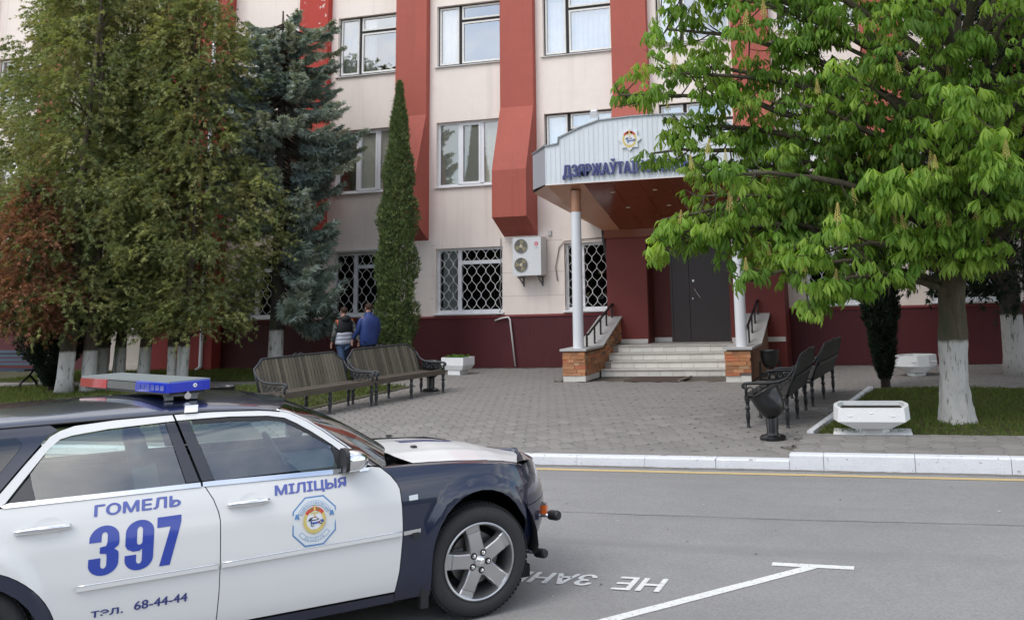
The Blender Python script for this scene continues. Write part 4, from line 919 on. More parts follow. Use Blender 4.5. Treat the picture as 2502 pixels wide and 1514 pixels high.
def both(mb, name, mat, parent=None, **k): o = cbuild(mb, name, mat, parent, **k); cbuild(mb, name, mat, parent, True, **k); return o
# --- outlines in the side view
CUTF = [(-.655, 1.016), (-.594, .963), (-.555, .912), (-.539, .879), (-.528, .776), (-.524, .668), (-.525, .587), (-.541, .386), (-.565, .262)]
CUTB = [(-1.690, 1.030), (-1.642, .953), (-1.614, .883), (-1.604, .837), (-1.597, .609), (-1.597, .453), (-1.605, .262)]
def arch(c, k=0, n=16, bot=.2):
    return [(c-.345-k, bot)]+[(c+(.345+k)*math.cos(math.pi-math.pi*i/n), .40+(.405+k)*math.sin(math.pi*i/n)) for i in range(n+1)]+[(c+.345+k, bot)]
AF = arch(.01)
seam = [(-.632, 1.010), (-.523, 1.006), (-.324, .996), (-.096, .980), (.10, .958), (.215, .940), (.33, .912)]
fender = CUTF+[(-.56, .200)]+AF[:-4]+[(.345, .56), (.36, .62)]+[(.39, .74), (.40, .84), (.385, .89)]+seam[::-1]
panel('front_fender', fender, paint_n, both=False)
V, Fc, Nn = skin(fender); cmesh('front_fender', V, Fc, Nn, paint_n, None, True).location.z = -.075
panel('front_door', [(-.705, 1.026)]+CUTF+CUTB[::-1]+[(-1.2, 1.020)], paint_w)
panel('rear_door', CUTB+[(UR+.01+.463*math.cos(R(t)), .30+.463*math.sin(R(t))) for t in range(-4, 69, 6)]+[(-2.70, .83), (-2.735, .93), (-2.72, 1.038), (-2.2, 1.036)], paint_w)
def rarch(r_, a0, a1, n=18): return [(UR+.01+r_*math.cos(R(a0+(a1-a0)*i/n)), .30+r_*math.sin(R(a0+(a1-a0)*i/n))) for i in range(n+1)]
qp = rarch(.463, 68, 175)+[(-3.36, .28), (-3.64, .45), (-3.66, .8), (-3.62, 1.04), (-3.2, 1.045), (-2.72, 1.036), (-2.735, .93), (-2.70, .83)]
panel('rear_quarter', qp, paint_w)
band = rarch(.462, -5, 185)+rarch(.395, -5, 185)[::-1]
panel('rear_arch_band', band, paint_n, gap=.0005)
panel('rocker', [(-2.45, .256), (-.57, .254), (-.562, .198), (-1.4, .19), (-2.46, .19)], paint_n, gap=.001, off=.006)
# window frames, pillars and glass
FO = [(-1.858, 1.430), (-1.54, 1.426), (-1.296, 1.410), (-1.197, 1.387), (-1.099, 1.334), (-1.001, 1.266), (-.874, 1.168), (-.70, 1.030)]
FI = [(-1.842, 1.393), (-1.776, 1.394), (-1.542, 1.391), (-1.323, 1.377), (-1.224, 1.357), (-1.151, 1.318), (-1.053, 1.255), (-.94, 1.172), (-.80, 1.052)]
panel('door_frame', FO+[(-.76, 1.048)]+FI[::-1], paint_w, step=.03)
RO = [(-1.864, 1.430), (-2.165, 1.428), (-2.376, 1.416), (-2.448, 1.396), (-2.495, 1.370), (-2.603, 1.240), (-2.705, 1.110), (-2.755, 1.046)]
RI = [(-1.848, 1.393), (-1.906, 1.391), (-2.206, 1.381), (-2.385, 1.364), (-2.441, 1.350), (-2.49, 1.310), (-2.60, 1.162), (-2.675, 1.058)]
panel('door_frame', RO+[(-2.70, 1.046)]+RI[::-1], paint_w, step=.03)
panel('pillar_trim', [(-1.840, 1.391), (-1.776, 1.393), (-1.632, 1.054), (-1.705, 1.054)], gloss_b, off=-.002)
panel('pillar_trim', [(-1.906, 1.390), (-1.850, 1.391), (-1.714, 1.054), (-1.789, 1.054)], gloss_b, off=-.002)
panel('pillar_trim', [(-2.572, 1.184), (-2.535, 1.058), (-2.665, 1.058)], gloss_b, off=-.004)
panel('sail_trim', [(-.955, 1.182), (-.94, 1.170), (-.80, 1.050), (-.925, 1.050), (-.935, 1.10)], blackp, off=-.004)
panel('glass_front', [(-1.774, 1.392), (-1.542, 1.389), (-1.323, 1.375), (-1.224, 1.355), (-1.151, 1.316), (-1.053, 1.253), (-.955, 1.182), (-.935, 1.10), (-.925, 1.050), (-1.632, 1.050)], glass_c, gap=0, off=-.012, edge=0)
panel('window_seal', [(-1.76, 1.394), (-1.542, 1.391), (-1.323, 1.377), (-1.224, 1.357), (-1.151, 1.318), (-1.053, 1.255), (-.95, 1.182), (-.97, 1.18), (-1.06, 1.235), (-1.16, 1.298), (-1.232, 1.335), (-1.323, 1.352), (-1.542, 1.364), (-1.752, 1.368)], blackp, gap=0, off=-.008, edge=0)
panel('glass_rear', [(-1.906, 1.389), (-2.206, 1.379), (-2.385, 1.362), (-2.441, 1.348), (-2.49, 1.308), (-2.574, 1.186), (-2.537, 1.050), (-1.79, 1.050)], glass_c, gap=0, off=-.012, edge=0)
panel('belt_strip', [(-1.700, 1.027), (-.735, 1.005), (-.72, 1.018), (-.76, 1.032), (-1.632, 1.052), (-1.702, 1.052)], chrome, gap=.001, off=.007)
panel('belt_strip', [(-1.708, 1.027), (-1.712, 1.052), (-2.66, 1.060), (-2.70, 1.050), (-2.68, 1.037)], chrome, gap=.001, off=.007)
# upper quarter (navy) with its dark glass
panel('rear_pillar', [(-2.457, 1.400), (-2.505, 1.372), (-2.612, 1.240), (-2.714, 1.110), (-2.762, 1.048), (-3.62, 1.044), (-3.50, 1.30), (-3.38, 1.425), (-2.9, 1.43), (-2.5, 1.43)], paint_n, gap=.001)
panel('quarter_glass', [(-2.655, 1.384), (-2.624, 1.352), (-2.640, 1.312), (-2.80, 1.10), (-3.30, 1.12), (-3.35, 1.375), (-2.733, 1.386)], glass_d, gap=0, off=.004, edge=0)
# dark shell behind the skins, so that joints read dark
shell = [(-3.6, .25)]+[(-3.25, .25)]+rarch(.41, 175, 5, 12)+arch(.01, .02, 12, .22)+[(.40, .3), (.40, .88), (.2, .92), (-.6, .98), (-.72, 1.02), (-3.6, 1.02)]
V, Fc, Nn = skin(shell, 0, -.02, .06, 0); cmesh('inner_shell', V, Fc, Nn, under); cmesh('inner_shell', V, Fc, Nn, under, None, True)
# --- nose: wraps round the corner
def wrap(zs_, p0, p1, n, name, mat, off=0, mirror=True):
    V = []; Nn = []; k = n+1
    for z in zs_:
        for i in range(k):
            ph = p0+(p1-p0)*i/n; a = nose_a(z); u = .10+a*math.sin(ph); v = float(np.interp(z, _zz, _vv))*math.cos(ph)-.92*(1-math.cos(ph))
            nn = Vector((math.sin(ph)*.92, math.cos(ph)*a, .15*(z-.5)*2)).normalized(); V.append((u+nn.x*off, v+nn.y*off, z)); Nn.append(nn)
    Fc = [(j*k+i, j*k+i+1, (j+1)*k+i+1, (j+1)*k+i) for j in range(len(zs_)-1) for i in range(n)]
    o = cmesh(name, V, Fc, Nn, mat); o2 = cmesh(name, V, Fc, Nn, mat, None, True)
    if name in ('fender_nose', 'bonnet_lip'): o2.location.z = -.08
    return o
ph0 = math.asin(min(.99, .262/.60))
wrap([.275, .30, .33, .36, .42, .48, .54, .60, .64], ph0*.86, math.pi/2, 26, 'front_bumper', paint_n)
wrap([.645, .70, .75, .80, .845], ph0*.98, math.pi*.30, 16, 'fender_nose', paint_n)
wrap([.845, .87, .895, .905], ph0*1.05, math.pi*.30, 16, 'fender_nose', paint_n)
wrap([.66, .72, .78, .83], math.pi*.30, math.pi*.42, 6, 'headlight', M('lamp_clear', (.55, .56, .57), .08, .6))
wrap([.66, .70, .74, .78, .81], math.pi*.42, math.pi/2, 8, 'grille', M('grille_dark', (.05, .05, .055), .3, .6))
wrap([.80, .82, .84], math.pi*.30, math.pi/2, 14, 'bonnet_lip', paint_n)
# amber corner lamp and bumper guard
V = []; 
mb = MB(); ph = math.pi*.262; z = .56; a = nose_a(z); uu, vv_ = .10+a*math.sin(ph), -.92*(1-math.cos(ph)); mb.box((uu+.008, vv_+.008, .552), (.042, .05, .062), rz=-.8); cbuild(mb, 'corner_lamp', M('amber_lens', (.85, .16, .015), .15, coat=.8))
mb = MB(); mb.box((uu+.008, vv_+.008, .590), (.046, .054, .014), rz=-.8); cbuild(mb, 'corner_lamp_rim', chrome)
gu = MB(); gu.tube([(.655, -.235, .51), (.57, -.29, .512)], .014, 10); both(gu, 'guard_bar', chrome, smooth=True)
gu = MB(); gu.tube([(.50, -.13, .30), (.43, -.20, .31)], .013, 10); both(gu, 'guard_bar', chrome, smooth=True)
for (p, r_) in (((.655, -.235, .51), .034), ((.50, -.13, .30), .031)):
    q = MB(); q.lathe([(0, -.045), (r_*.8, -.045), (r_, -.03), (r_, .03), (r_*.8, .045), (0, .045)], 20, p, 'y'); q.v = [tuple(Matrix.Rotation(-.5, 3, 'Z') @ (Vector(w)-Vector(p))+Vector(p)) for w in q.v]; both(q, 'guard_end', blackp, smooth=False)
# --- bonnet
def zed(u): return float(np.interp(u, [-.70, -.5, -.3, -.1, .1, .25, .40, .55, .66], [1.008, 1.004, .994, .980, .958, .930, .888, .855, .83]))
def ved(u): return float(np.interp(u, [-.7, .0, .15, .30, .42, .52, .60, .66], [-.135, -.15, -.17, -.23, -.32, -.44, -.58, -.75]))
def crown(u): return float(np.interp(u, [-.7, -.4, -.1, .2, .45, .66], [.026, .036, .042, .038, .028, .02]))
def bz(u, v):
    w = VC-ved(u); t = min(1, abs((v-VC)/w)); return zed(u)+.004+crown(u)*(1-t**2.3)+.006*math.exp(-((t-.62)/.08)**2)*sstep(.6, .2, u)-.055*max(0, (VC-v)/.77)
def grid(fu, nu, nv, name, mat, nrm=None, **k):
    V = [fu(i/nu, j/nv) for i in range(nu+1) for j in range(nv+1)]; Fc = [(i*(nv+1)+j, i*(nv+1)+j+1, (i+1)*(nv+1)+j+1, (i+1)*(nv+1)+j) for i in range(nu) for j in range(nv)]
    mb = MB(); mb.add(V, Fc); return cbuild(mb, name, mat, smooth=True, **k)
def cow(t):   # rear edge of the bonnet: curved in plan
    return -.40-.12*(1-abs(2*t-1)**2.2)*0-.10*(1-abs(2*t-1)**1.5)+(.0)
def bon(s, t):
    u0 = -.415-.13*(1-abs(2*t-1)**2.2); ue = .40+.23*(1-abs(2*t-1)**2.0); u = u0+(ue-u0)*s; v0 = ved(u)-.004; v = v0+(2*VC-2*v0)*t
    return (u, v, bz(u, v))
grid(bon, 44, 40, 'bonnet', paint_w)
def nose_top(s, t):
    h = Vector(bon(1, t))+Vector((.003, 0, -.002)); vm = h.y if h.y > VC else 2*VC-h.y; cph = 1+(vm)/.92; n_ = Vector((.10+nose_a(.88)*math.sqrt(max(0, 1-cph*cph)), h.y, .893-.025*(1-abs((h.y-VC)/.6)**2 if abs(h.y-VC) < .6 else 0) if h.y > VC else .893-.10*(VC-h.y)/.77)); w = h.lerp(n_, s); w.z += .010*math.sin(math.pi*s); return tuple(w)
grid(nose_top, 8, 40, 'nose_panel', paint_n)
# fender tops between flank and bonnet
def ftop(s, t):
    u = -.63+(.385+.63)*s; z0 = float(np.interp(u, [p[0] for p in seam]+[.385], [p[1] for p in seam]+[.89])); v0 = S(u, z0)-.003; v1 = ved(u)+.002
    v1 = min(v1, v0-.004); return (u, v0+(v1-v0)*t, z0-.001+(zed(u)-z0)*t+.006*math.sin(math.pi*t))
V = grid(ftop, 30, 6, 'fender_top', paint_n); grid(ftop, 30, 6, 'fender_top', paint_n, mirror=True).location.z = -.075
# hood marking, washer jet
mb = MB(); 
def onb(pts): return [(u, v, bz(u, v)+.0015) for u, v in pts]
for (u0, u1, v0, v1) in ((-.30, .10, -.99, -.93), (-.30, .10, -.90, -.84), (-.12, -.02, -.93, -.90)):
    n = 8
    for i in range(n): mb.add(onb([(u0+(u1-u0)*i/n, v0), (u0+(u1-u0)*(i+1)/n, v0), (u0+(u1-u0)*(i+1)/n, v1), (u0+(u1-u0)*i/n, v1)]), [(0, 1, 2, 3)])
cbuild(mb, 'bonnet_marking', decal_d)
mb = MB(); mb.box((-.27, -.60, bz(-.27, -.60)+.006), (.035, .05, .014)); both(mb, 'washer_jet', blackp)
# --- roof
def rz(u): return float(np.interp(u, [-3.75, -3.4, -2.9, -2.3, -1.7, -1.35, -1.2], [1.39, 1.432, 1.432, 1.432, 1.432, 1.414, 1.39]))
def rh(u): return float(np.interp(u, [-3.75, -3.3, -2.6, -2.0, -1.5, -1.28, -1.15], [.05, .066, .076, .078, .068, .05, .035]))
def roof(s, t):
    e = abs(2*t-1); uf = -1.20-.0*e; uf = -1.14-.13*e**2; u = uf+(-3.72-uf)*(s if s > 0 else 0)
    v0 = float(np.interp(rz(u), _zz, _vv))-.004; w = VC-v0; tt = 1-2*t; sg = 1 if tt > 0 else -1
    x = sg*abs(tt)**.85; v = VC-w*x; q = abs(x); zc = rz(u)+rh(u)*(1-q**2.0)**.62 if q < 1 else rz(u)
    return (u, v, zc)
grid(roof, 40, 64, 'roof', paint_n)
for sft, hh in ((-.022, .006), (-.05, .004)):
    pass
# gutter line and chrome edge above the door frames
gt = MB(); gt.tube([(u, S(u, rz(u))+.001, rz(u)+.001) for u in np.arange(-3.35, -1.22, .06)], .0045, 6); both(gt, 'roof_gutter', blackp, smooth=True)
# --- windscreen, A pillars
WT = lambda t: (-1.145-.13*abs(2*t-1)**2, None)
def wedge(s, t):     # s 0 top .. 1 bottom
    e = abs(2*t-1); ut = -1.14-.13*e**2; ub = -.38-.24*e**2; u = ut+(ub-ut)*s
    zt = rz(ut)+rh(ut)*max(0, 1-(e**.85)**2)**.62-.004; zb = .985+.02*(1-e**2); z = zt+(zb-zt)*s+.03*math.sin(math.pi*s)
    vt = -.305; vb = -.17; v0 = vt+(vb-vt)*s; return (u, v0+(2*VC-2*v0)*t, z)
grid(wedge, 16, 30, 'windscreen', glass_c)
def apil(s, t):
    p = wedge(s, 0.0); q = wedge(s, .0); k = s
    fo = FO[2:]; L_ = len(fo)-1; i = min(int(s*L_), L_-1); f = s*L_-i; a, b = fo[i], fo[i+1]; uu = a[0]+(b[0]-a[0])*f; z = a[1]+(b[1]-a[1])*f
    A = Vector((uu, S(uu, z)-.004, z)); B = Vector((p[0], p[1]+.005, p[2]+.004)); w = A+(B-A)*t; w.z += .008*math.sin(math.pi*t); return tuple(w)
grid(apil, 24, 6, 'a_pillar', paint_n); grid(apil, 24, 6, 'a_pillar', paint_n, mirror=True)
mb = MB(); mb.tube([tuple(Vector(wedge(s, 0))+Vector((0, .008, .008))) for s in np.arange(0, 1.01, .05)], .009, 6); both(mb, 'windscreen_seal', blackp, smooth=True)
mb = MB(); mb.tube([tuple((Vector(apil(s, .12)))+Vector((0, .004, .002))) for s in np.arange(0.05, 1.0, .05)], .006, 6); both(mb, 'drip_moulding', chrome, smooth=True)
# cowl and wipers
def cowl(s, t):
    e = abs(2*t-1); ub = -.39-.24*e**2; u0 = -.41-.13*(1-e**2.2); v0 = -.165; return (ub-.02+(u0+.05-ub)*s, v0+(2*VC-2*v0)*t, .972+.0*s)
grid(cowl, 4, 20, 'cowl', blackp)
for (a, b) in (((-.50, -.42), (-.60, -1.0)), ((-.47, -.95), (-.60, -1.5))):
    mb = MB(); mb.tube([(a[0], a[1], 1.0), ((a[0]+b[0])/2-.03, (a[1]+b[1])/2, 1.035), (b[0], b[1], 1.05)], .008, 5); cbuild(mb, 'wiper', blackp)
# tail: simple rear end
mb = MB(); mb.add([(-3.66, S(-3.66, .3), .30), (-3.72, VC, .30), (-3.74, VC, .85), (-3.66, S(-3.66, .85), .85), (-3.60, S(-3.62, 1.04), 1.04), (-3.72, VC, 1.04), (-3.70, VC, 1.44), (-3.55, S(-3.6, 1.35)+.0, 1.35)], [(0, 1, 2, 3), (3, 2, 5, 4), (4, 5, 6, 7)]); both(mb, 'tailgate', paint_w)
mb = MB(); mb.bx((-3.60, VC-.78, .16), (.42, VC+.78, .24)); cbuild(mb, 'underbody', under)
for c in (.01, UR):
    mb = MB(); n = 14; P = [(c+.43*math.cos(math.pi-math.pi*i/n), .38+.46*math.sin(math.pi*i/n)) for i in range(n+1)]; V = []
    P = [(c-.43, .22)]+[p for p in P if p[1] > .36]+[(c+.41, .33)]
    for p in P: V += [(p[0], -.03 if c > -1 else -.03, p[1]), (p[0], -.42, p[1])]
    k = len(P); mb.add(V, [(2*i, 2*i+1, 2*i+3, 2*i+2) for i in range(k-1)]); mb.add([(p[0], -.42, p[1]) for p in P], [tuple(range(k))]); both(mb, 'wheel_housing', under)
mb = MB(); mb.bx((-.40, -.12, .135), (-.35, .004, .42)); both(mb, 'mud_flap', blackp)
# --- trims
V, Fc, Nn = skin([(-2.318, .578), (-1.61, .582), (-1.61, .604), (-2.318, .602)], .0, .016, .03, .018); tr1 = cmesh('side_moulding', V, Fc, Nn, paint_w); cmesh('side_moulding', V, Fc, Nn, paint_w, None, True)
V, Fc, Nn = skin([(-1.59, .582), (-.535, .600), (-.535, .624), (-1.59, .606)], .0, .016, .03, .018); cmesh('side_moulding', V, Fc, Nn, paint_w); cmesh('side_moulding', V, Fc, Nn, paint_w, None, True)
for a, b in (((-2.318, .604), (-1.61, .607)), ((-1.59, .608), (-.535, .626))):
    mb = MB(); mb.tube([(a[0]+(b[0]-a[0])*i/12, S(a[0]+(b[0]-a[0])*i/12, a[1])+.013, a[1]+(b[1]-a[1])*i/12) for i in range(13)], .0045, 6); both(mb, 'moulding_chrome', chrome, smooth=True)
panel('fender_moulding', [(-.520, .600), (-.415, .604), (-.411, .628), (-.520, .624)], chrome, gap=0, off=.014, edge=.014)
panel('fender_badge', [(-.47, .606), (-.425, .608), (-.428, .578), (-.446, .566), (-.466, .577)], M('badge_dark', (.05, .055, .06), .25, .6), gap=0, off=.018, edge=.01)
panel('side_repeater', [(-.482, .829), (-.425, .832), (-.425, .801), (-.482, .799)], M('lamp_clear'), gap=0, off=.006, edge=.008)
# handles
def handle(u0, u1, z):
    mb = MB(); n = 12
    pts = [(u0+(u1-u0)*i/n, S(u0+(u1-u0)*i/n, z)+.012+.016*math.sin(math.pi*i/n), z+.004*math.sin(math.pi*i/n)) for i in range(n+1)]; rs = [.012+.006*math.sin(math.pi*i/n)**.5 for i in range(n+1)]
    mb.tube(pts, rs, 10); o = both(mb, 'door_handle', chrome, smooth=True)
    mb = MB(); cu, cz = u0+(u1-u0)*.58, z
    P = [(cu+.075*math.cos(t), cz+.052*math.sin(t)) for t in np.arange(0, 6.283, .35)]
    V, Fc, Nn = skin(P, 0, .001, .02, 0); Nn = [Vector((nn.x-(v[0]-cu)*2.5, nn.y, nn.z-(v[2]-cz)*4.0)).normalized() for v, nn in zip(V, Nn)]; cmesh('handle_cup', V, Fc, Nn, paint_w)
handle(-1.567, -1.333, .914); handle(-2.622, -2.358, .916)
# mirrors
def mirror_(mr):
    n, k = 14, 18; mb = MB(); V = []
    for i in range(n+1):
        t = i/n; w = math.sqrt(max(0, 1-(t)**2.6)); u = -.905+.155*t
        for j in range(k):
            a = 2*math.pi*j/k; ca, sa = math.cos(a), math.sin(a); e = .62; cx_ = math.copysign(abs(ca)**e, ca); sz_ = math.copysign(abs(sa)**e, sa)
            V.append((u, .005+.10*w*cx_, 1.094+(.068*w)*sz_-.010*t))
    mb.add(V, [(i*k+j, i*k+(j+1) % k, (i+1)*k+(j+1) % k, (i+1)*k+j) for i in range(n) for j in range(k)]); cbuild(mb, 'mirror', chrome, None, mr, smooth=True)
    mb = MB(); mb.add([(p[0]+.004, p[1], p[2]) for p in V[:k]], [tuple(range(k))]); cbuild(mb, 'mirror_face', blackp, None, mr)
    mb = MB(); mb.lathe([(.0, 0), (.001, 0)], 4, (-.9, .01, 1.09), 'x'); mb = MB(); mb.add([(-.909, p[1]*1.03-.0, (p[2]-1.092)*1.06+1.092) for p in V[:k]]+[(-.885, p[1]*1.03, (p[2]-1.092)*1.06+1.092) for p in V[:k]], [tuple(range(k))]+[(i, (i+1) % k, k+(i+1) % k, k+i) for i in range(k)]); cbuild(mb, 'mirror_rim', blackp, None, mr)
    mb = MB(); mb.box((-.865, -.055, 1.038), (.10, .10, .035)); cbuild(mb, 'mirror_foot', blackp, None, mr)
mirror_(False); mirror_(True)
# --- wheels
def wheel(u, near, st_ang=0):
    w = empty('wheel', (0, 0, 0)); w.parent = car; w.location = (u, .92 if not near else -.92, .355); s = 1 if near else -1
    if not near: w.rotation_euler = (0, 0, math.pi)
    def wp(mb, name, mat, par=None, **k):   # mb in (x forward, z up, y = depth inward positive) with outer face at y=0
        o = mb.build(name, mat, None, **k); o.parent = par or w; return o
    Ro = .352
    prof = [(.238, .012), (.262, -.004), (.30, -.008), (.330, .006), (.344, .028), (Ro, .05), (Ro, .175), (.343, .198), (.30, .215), (.238, .20)]
    mb = MB(); mb.lathe(prof, 56, (0, 0, 0), 'y'); ty = wp(mb, 'tyre', rubber, angle=40)
    tb = MB()
    for j in range(72):
        a = 2*math.pi*j/72
        for (r0, y0, y1) in ((.3455, .012, .055),):
            c, s_ = math.cos(a), math.sin(a); tb.box((0, 0, 0), (.020, .04, .004)); 
            for q in range(8):
                p = tb.v[-8+q]; x, z = p[0], p[2]+r0; tb.v[-8+q] = (x*c+z*s_, p[1]+.035, -x*s_+z*c)
        for y0 in (.085, .14):
            c, s_ = math.cos(a+.03), math.sin(a+.03); tb.box((0, 0, 0), (.022, .042, .006))
            for q in range(8):
                p = tb.v[-8+q]; x, z = p[0], p[2]+Ro+.001; tb.v[-8+q] = (x*c+z*s_, p[1]+y0, -x*s_+z*c)
    wp(tb, 'tread', rubber, ty)
    mb = MB(); mb.lathe([(.241, .016), (.243, -.002), (.237, -.006), (.229, -.002), (.226, .018), (.215, .05), (.205, .17)], 56, (0, 0, 0), 'y'); rm = wp(mb, 'rim', satin, angle=50)
    mb = MB(); mb.lathe([(0, .11), (.165, .11), (.165, .125)], 40, (0, 0, 0), 'y'); wp(mb, 'brake_disc', M('brake_disc', (.18, .17, .17), .4, .8), rm)
    mb = MB(); mb.lathe([(0, .172), (.215, .172)], 30, (0, 0, 0), 'y'); wp(mb, 'wheel_back', under, rm)
    mb = MB(); mb.bx((-.16, .075, -.05), (-.09, .13, .08)); wp(mb, 'brake_caliper', M('caliper', (.10, .10, .10), .5), rm)
    for i in range(5):
        a = R(st_ang+72*i); c, s_ = math.cos(a), math.sin(a)
        # spoke cross section at radial stations: half width, face depth
        st_ = [(.035, .050, .004), (.09, .046, .000), (.15, .044, .003), (.185, .047, .006), (.19, .047, .014), (.222, .050, .012), (.232, .052, .004)]
        V = []; F_ = []
        for (r_, hw, y) in st_:
            for (t, yy) in ((-hw-.010, y+.055), (-hw, y+.006), (-hw*.86, y), (hw*.86, y), (hw, y+.006), (hw+.010, y+.055)):
                x, z = r_*c-t*s_, r_*s_+t*c; V.append((x, yy, z))
        F_ = [(k*6+j, k*6+j+1, (k+1)*6+j+1, (k+1)*6+j) for k in range(len(st_)-1) for j in range(5)]
        mb = MB(); mb.add(V, F_); wp(mb, 'spoke', satin, rm, angle=32)
    mb = MB(); mb.lathe([(0, -.010), (.030, -.010), (.036, -.004), (.038, .004), (.085, .000), (.088, .03)], 30, (0, 0, 0), 'y'); wp(mb, 'hub', satin, rm, angle=30)
    mb = MB(); mb.lathe([(0, -.014), (.026, -.013), (.030, -.009)], 20, (0, 0, 0), 'y'); wp(mb, 'hub_cap', chrome, rm, smooth=True)
    for i in range(5):
        a = R(st_ang+36+72*i); x, z = .057*math.cos(a), .057*math.sin(a)
        mb = MB(); mb.lathe([(.021, -.0012), (.013, -.0014)], 14, (x, 0, z), 'y'); wp(mb, 'nut_well', under, rm)
        mb = MB(); mb.lathe([(0, -.016), (.010, -.014), (.0135, -.008), (.014, .01)], 10, (x, 0, z), 'y'); wp(mb, 'wheel_nut', chrome, rm)
    return w
wheel(0, True, 30); wheel(UR, True, 10); wheel(0, False, 50); wheel(UR, False, 20)
# --- interior
def seat(u, v):
    mb = MB(); mb.box((u+.22, v, .60), (.50, .50, .16)); mb.box((u-.06, v, .86), (.15, .48, .56), ry=-.22, taper=.86); cbuild(mb, 'seat', seat_m)
    mb = MB(); n, k = 8, 14; V = []
    for i in range(n+1):
        a = math.pi*i/n-math.pi/2
        for j in range(k): b = 2*math.pi*j/k; V.append((u-.155+.055*math.cos(a)*math.cos(b), v+.135*math.copysign(abs(math.cos(a))**.6, 1)*math.sin(b), 1.225+.10*math.sin(a)))
    mb.add(V, [(i*k+j, i*k+(j+1) % k, (i+1)*k+(j+1) % k, (i+1)*k+j) for i in range(n) for j in range(k)]); cbuild(mb, 'headrest', seat_m, smooth=True)
seat(-1.88, VC+.37); seat(-1.88, VC-.37); seat(-2.55, VC+.34); seat(-2.55, VC-.34)
mb = MB(); mb.bx((-2.75, VC-.65, .5), (-2.3, VC+.65, .66)); mb.bx((-1.02, VC-.72, .55), (-.66, VC+.72, .94)); mb.bx((-3.5, VC-.74, .24), (-.6, VC+.74, .45)); cbuild(mb, 'dashboard', trim_in)
mb = MB(); c = Vector((-1.08, VC-.37, .98)); pts = []
for i in range(25): a = 2*math.pi*i/24; pts.append(c+Vector((-.09*math.sin(a)*1.0, .185*math.cos(a), .16*math.sin(a))))
mb.tube(pts, .015, 8, caps=False); mb.tube([c+Vector((.09, .0, -.07)), c], .03, 8); cbuild(mb, 'steering_wheel', trim_in, smooth=True)
for s in (-1, 1):
    mb = MB(); mb.bx((-2.8, VC+s*.77, .40), (-.62, VC+s*.80, .985)); cbuild(mb, 'door_lining', trim_in)
mb = MB(); mb.add([(-1.35, VC-.60, 1.405), (-1.35, VC+.60, 1.405), (-3.5, VC+.60, 1.40), (-3.5, VC-.60, 1.40)], [(0, 1, 2, 3)]); cbuild(mb, 'headlining', M('headlining', (.30, .31, .30), .9))
mb = MB(); mb.box((-1.15, VC, 1.33), (.03, .22, .06)); cbuild(mb, 'rear_view_mirror', blackp)
# --- writing on the flank
def side_text(txt, u0, u1, z0, z1, mat, bold=0, slope=0, sp=1.0, fat=.0035):
    v, fs = fit_text(txt, u1-u0, z1-z0, bold, 0, sp); V = []; Nn = []
    for a in v:
        u, z = u0+a[0], z0+a[1]+slope*a[0]; V.append((u, S(u, z)+.0022, z)); Nn.append(SN(u, z))
    n = len(V); V2 = list(V); F2 = [tuple(f) for f in fs]; N2 = list(Nn)
    for q, (du, dz) in enumerate(((fat, 0), (-fat, 0), (0, fat*.6), (0, -fat*.6))):
        V2 += [(p[0]+du, p[1]+.0003*(q+1), p[2]+dz) for p in V]; F2 += [tuple(i+n*(q+1) for i in f) for f in fs]; N2 += Nn
    return cmesh('lettering', V2, F2, N2, mat)
def blk(polys, u0, u1, z0, z1, mat):
    for P in polys:
        V, Fc, Nn = skin([(u0+a*(u1-u0), z0+b*(z1-z0)) for a, b in P], 0, .0022, .03, 0); cmesh('numeral', V, Fc, Nn, mat)
def arcp(cx, cy, rx, ry, a0, a1, n=12): return [(cx+rx*math.cos(R(a0+(a1-a0)*i/n)), cy+ry*math.sin(R(a0+(a1-a0)*i/n))) for i in range(n+1)]
three = [(0, .68)]+[(0, .80)]+arcp(.5, .74, .5, .26, 165, 15, 14)+[(1, .70), (1, .62), (.97, .57), (.84, .515), (.97, .46), (1, .40), (1, .24)]+arcp(.5, .24, .5, .24, 0, -180, 16)+[(0, .36), (.40, .36), (.40, .22)]+arcp(.50, .21, .10, .07, 180, 360, 6)+[(.60, .36), (.58, .43), (.36, .45), (.36, .575), (.57, .59), (.60, .66), (.60, .79)]+arcp(.50, .80, .10, .07, 0, 180, 6)+[(.40, .68)]
nine = [(0, .60), (0, .78)]+arcp(.5, .76, .5, .24, 175, 5, 14)+[(1, .70), (1, .24)]+arcp(.5, .24, .5, .24, 0, -180, 16)+[(0, .32), (.40, .32), (.40, .21)]+arcp(.50, .20, .10, .07, 180, 360, 6)+[(.60, .42), (.52, .385), (.28, .385), (.08, .44), (0, .52)]
nine_h = None
seven = [(0, 1), (1, 1), (1, .86), (.58, 0), (.14, 0), (.56, .79), (0, .79)]
blk([three], -2.268, -2.122, .640, .893, decal)
blk([[(0, .60), (0, .78)]+arcp(.5, .76, .5, .24, 175, 90, 8)+[(.5, .87)]+arcp(.50, .80, .10, .07, 90, 180, 4)+[(.40, .58)]+arcp(.50, .57, .10, .06, 180, 270, 4)+[(.5, .385), (.28, .385), (.08, .44), (0, .52)],
     [(.5, 1)]+arcp(.5, .76, .5, .24, 90, 5, 8)+[(1, .70), (1, .24)]+arcp(.5, .24, .5, .24, 0, -180, 16)+[(0, .32), (.40, .32), (.40, .21)]+arcp(.50, .20, .10, .07, 180, 360, 6)+[(.60, .42), (.5, .385), (.5, .51)]+arcp(.50, .57, .10, .06, 270, 360, 4)+[(.60, .58), (.60, .79)]+arcp(.50, .80, .10, .07, 0, 90, 4)], -2.092, -1.950, .640, .898, decal)
blk([seven], -1.935, -1.812, .642, .898, decal)
side_text('ГОМЕЛЬ', -2.250, -1.820, .944, 1.000, decal_p, 0)
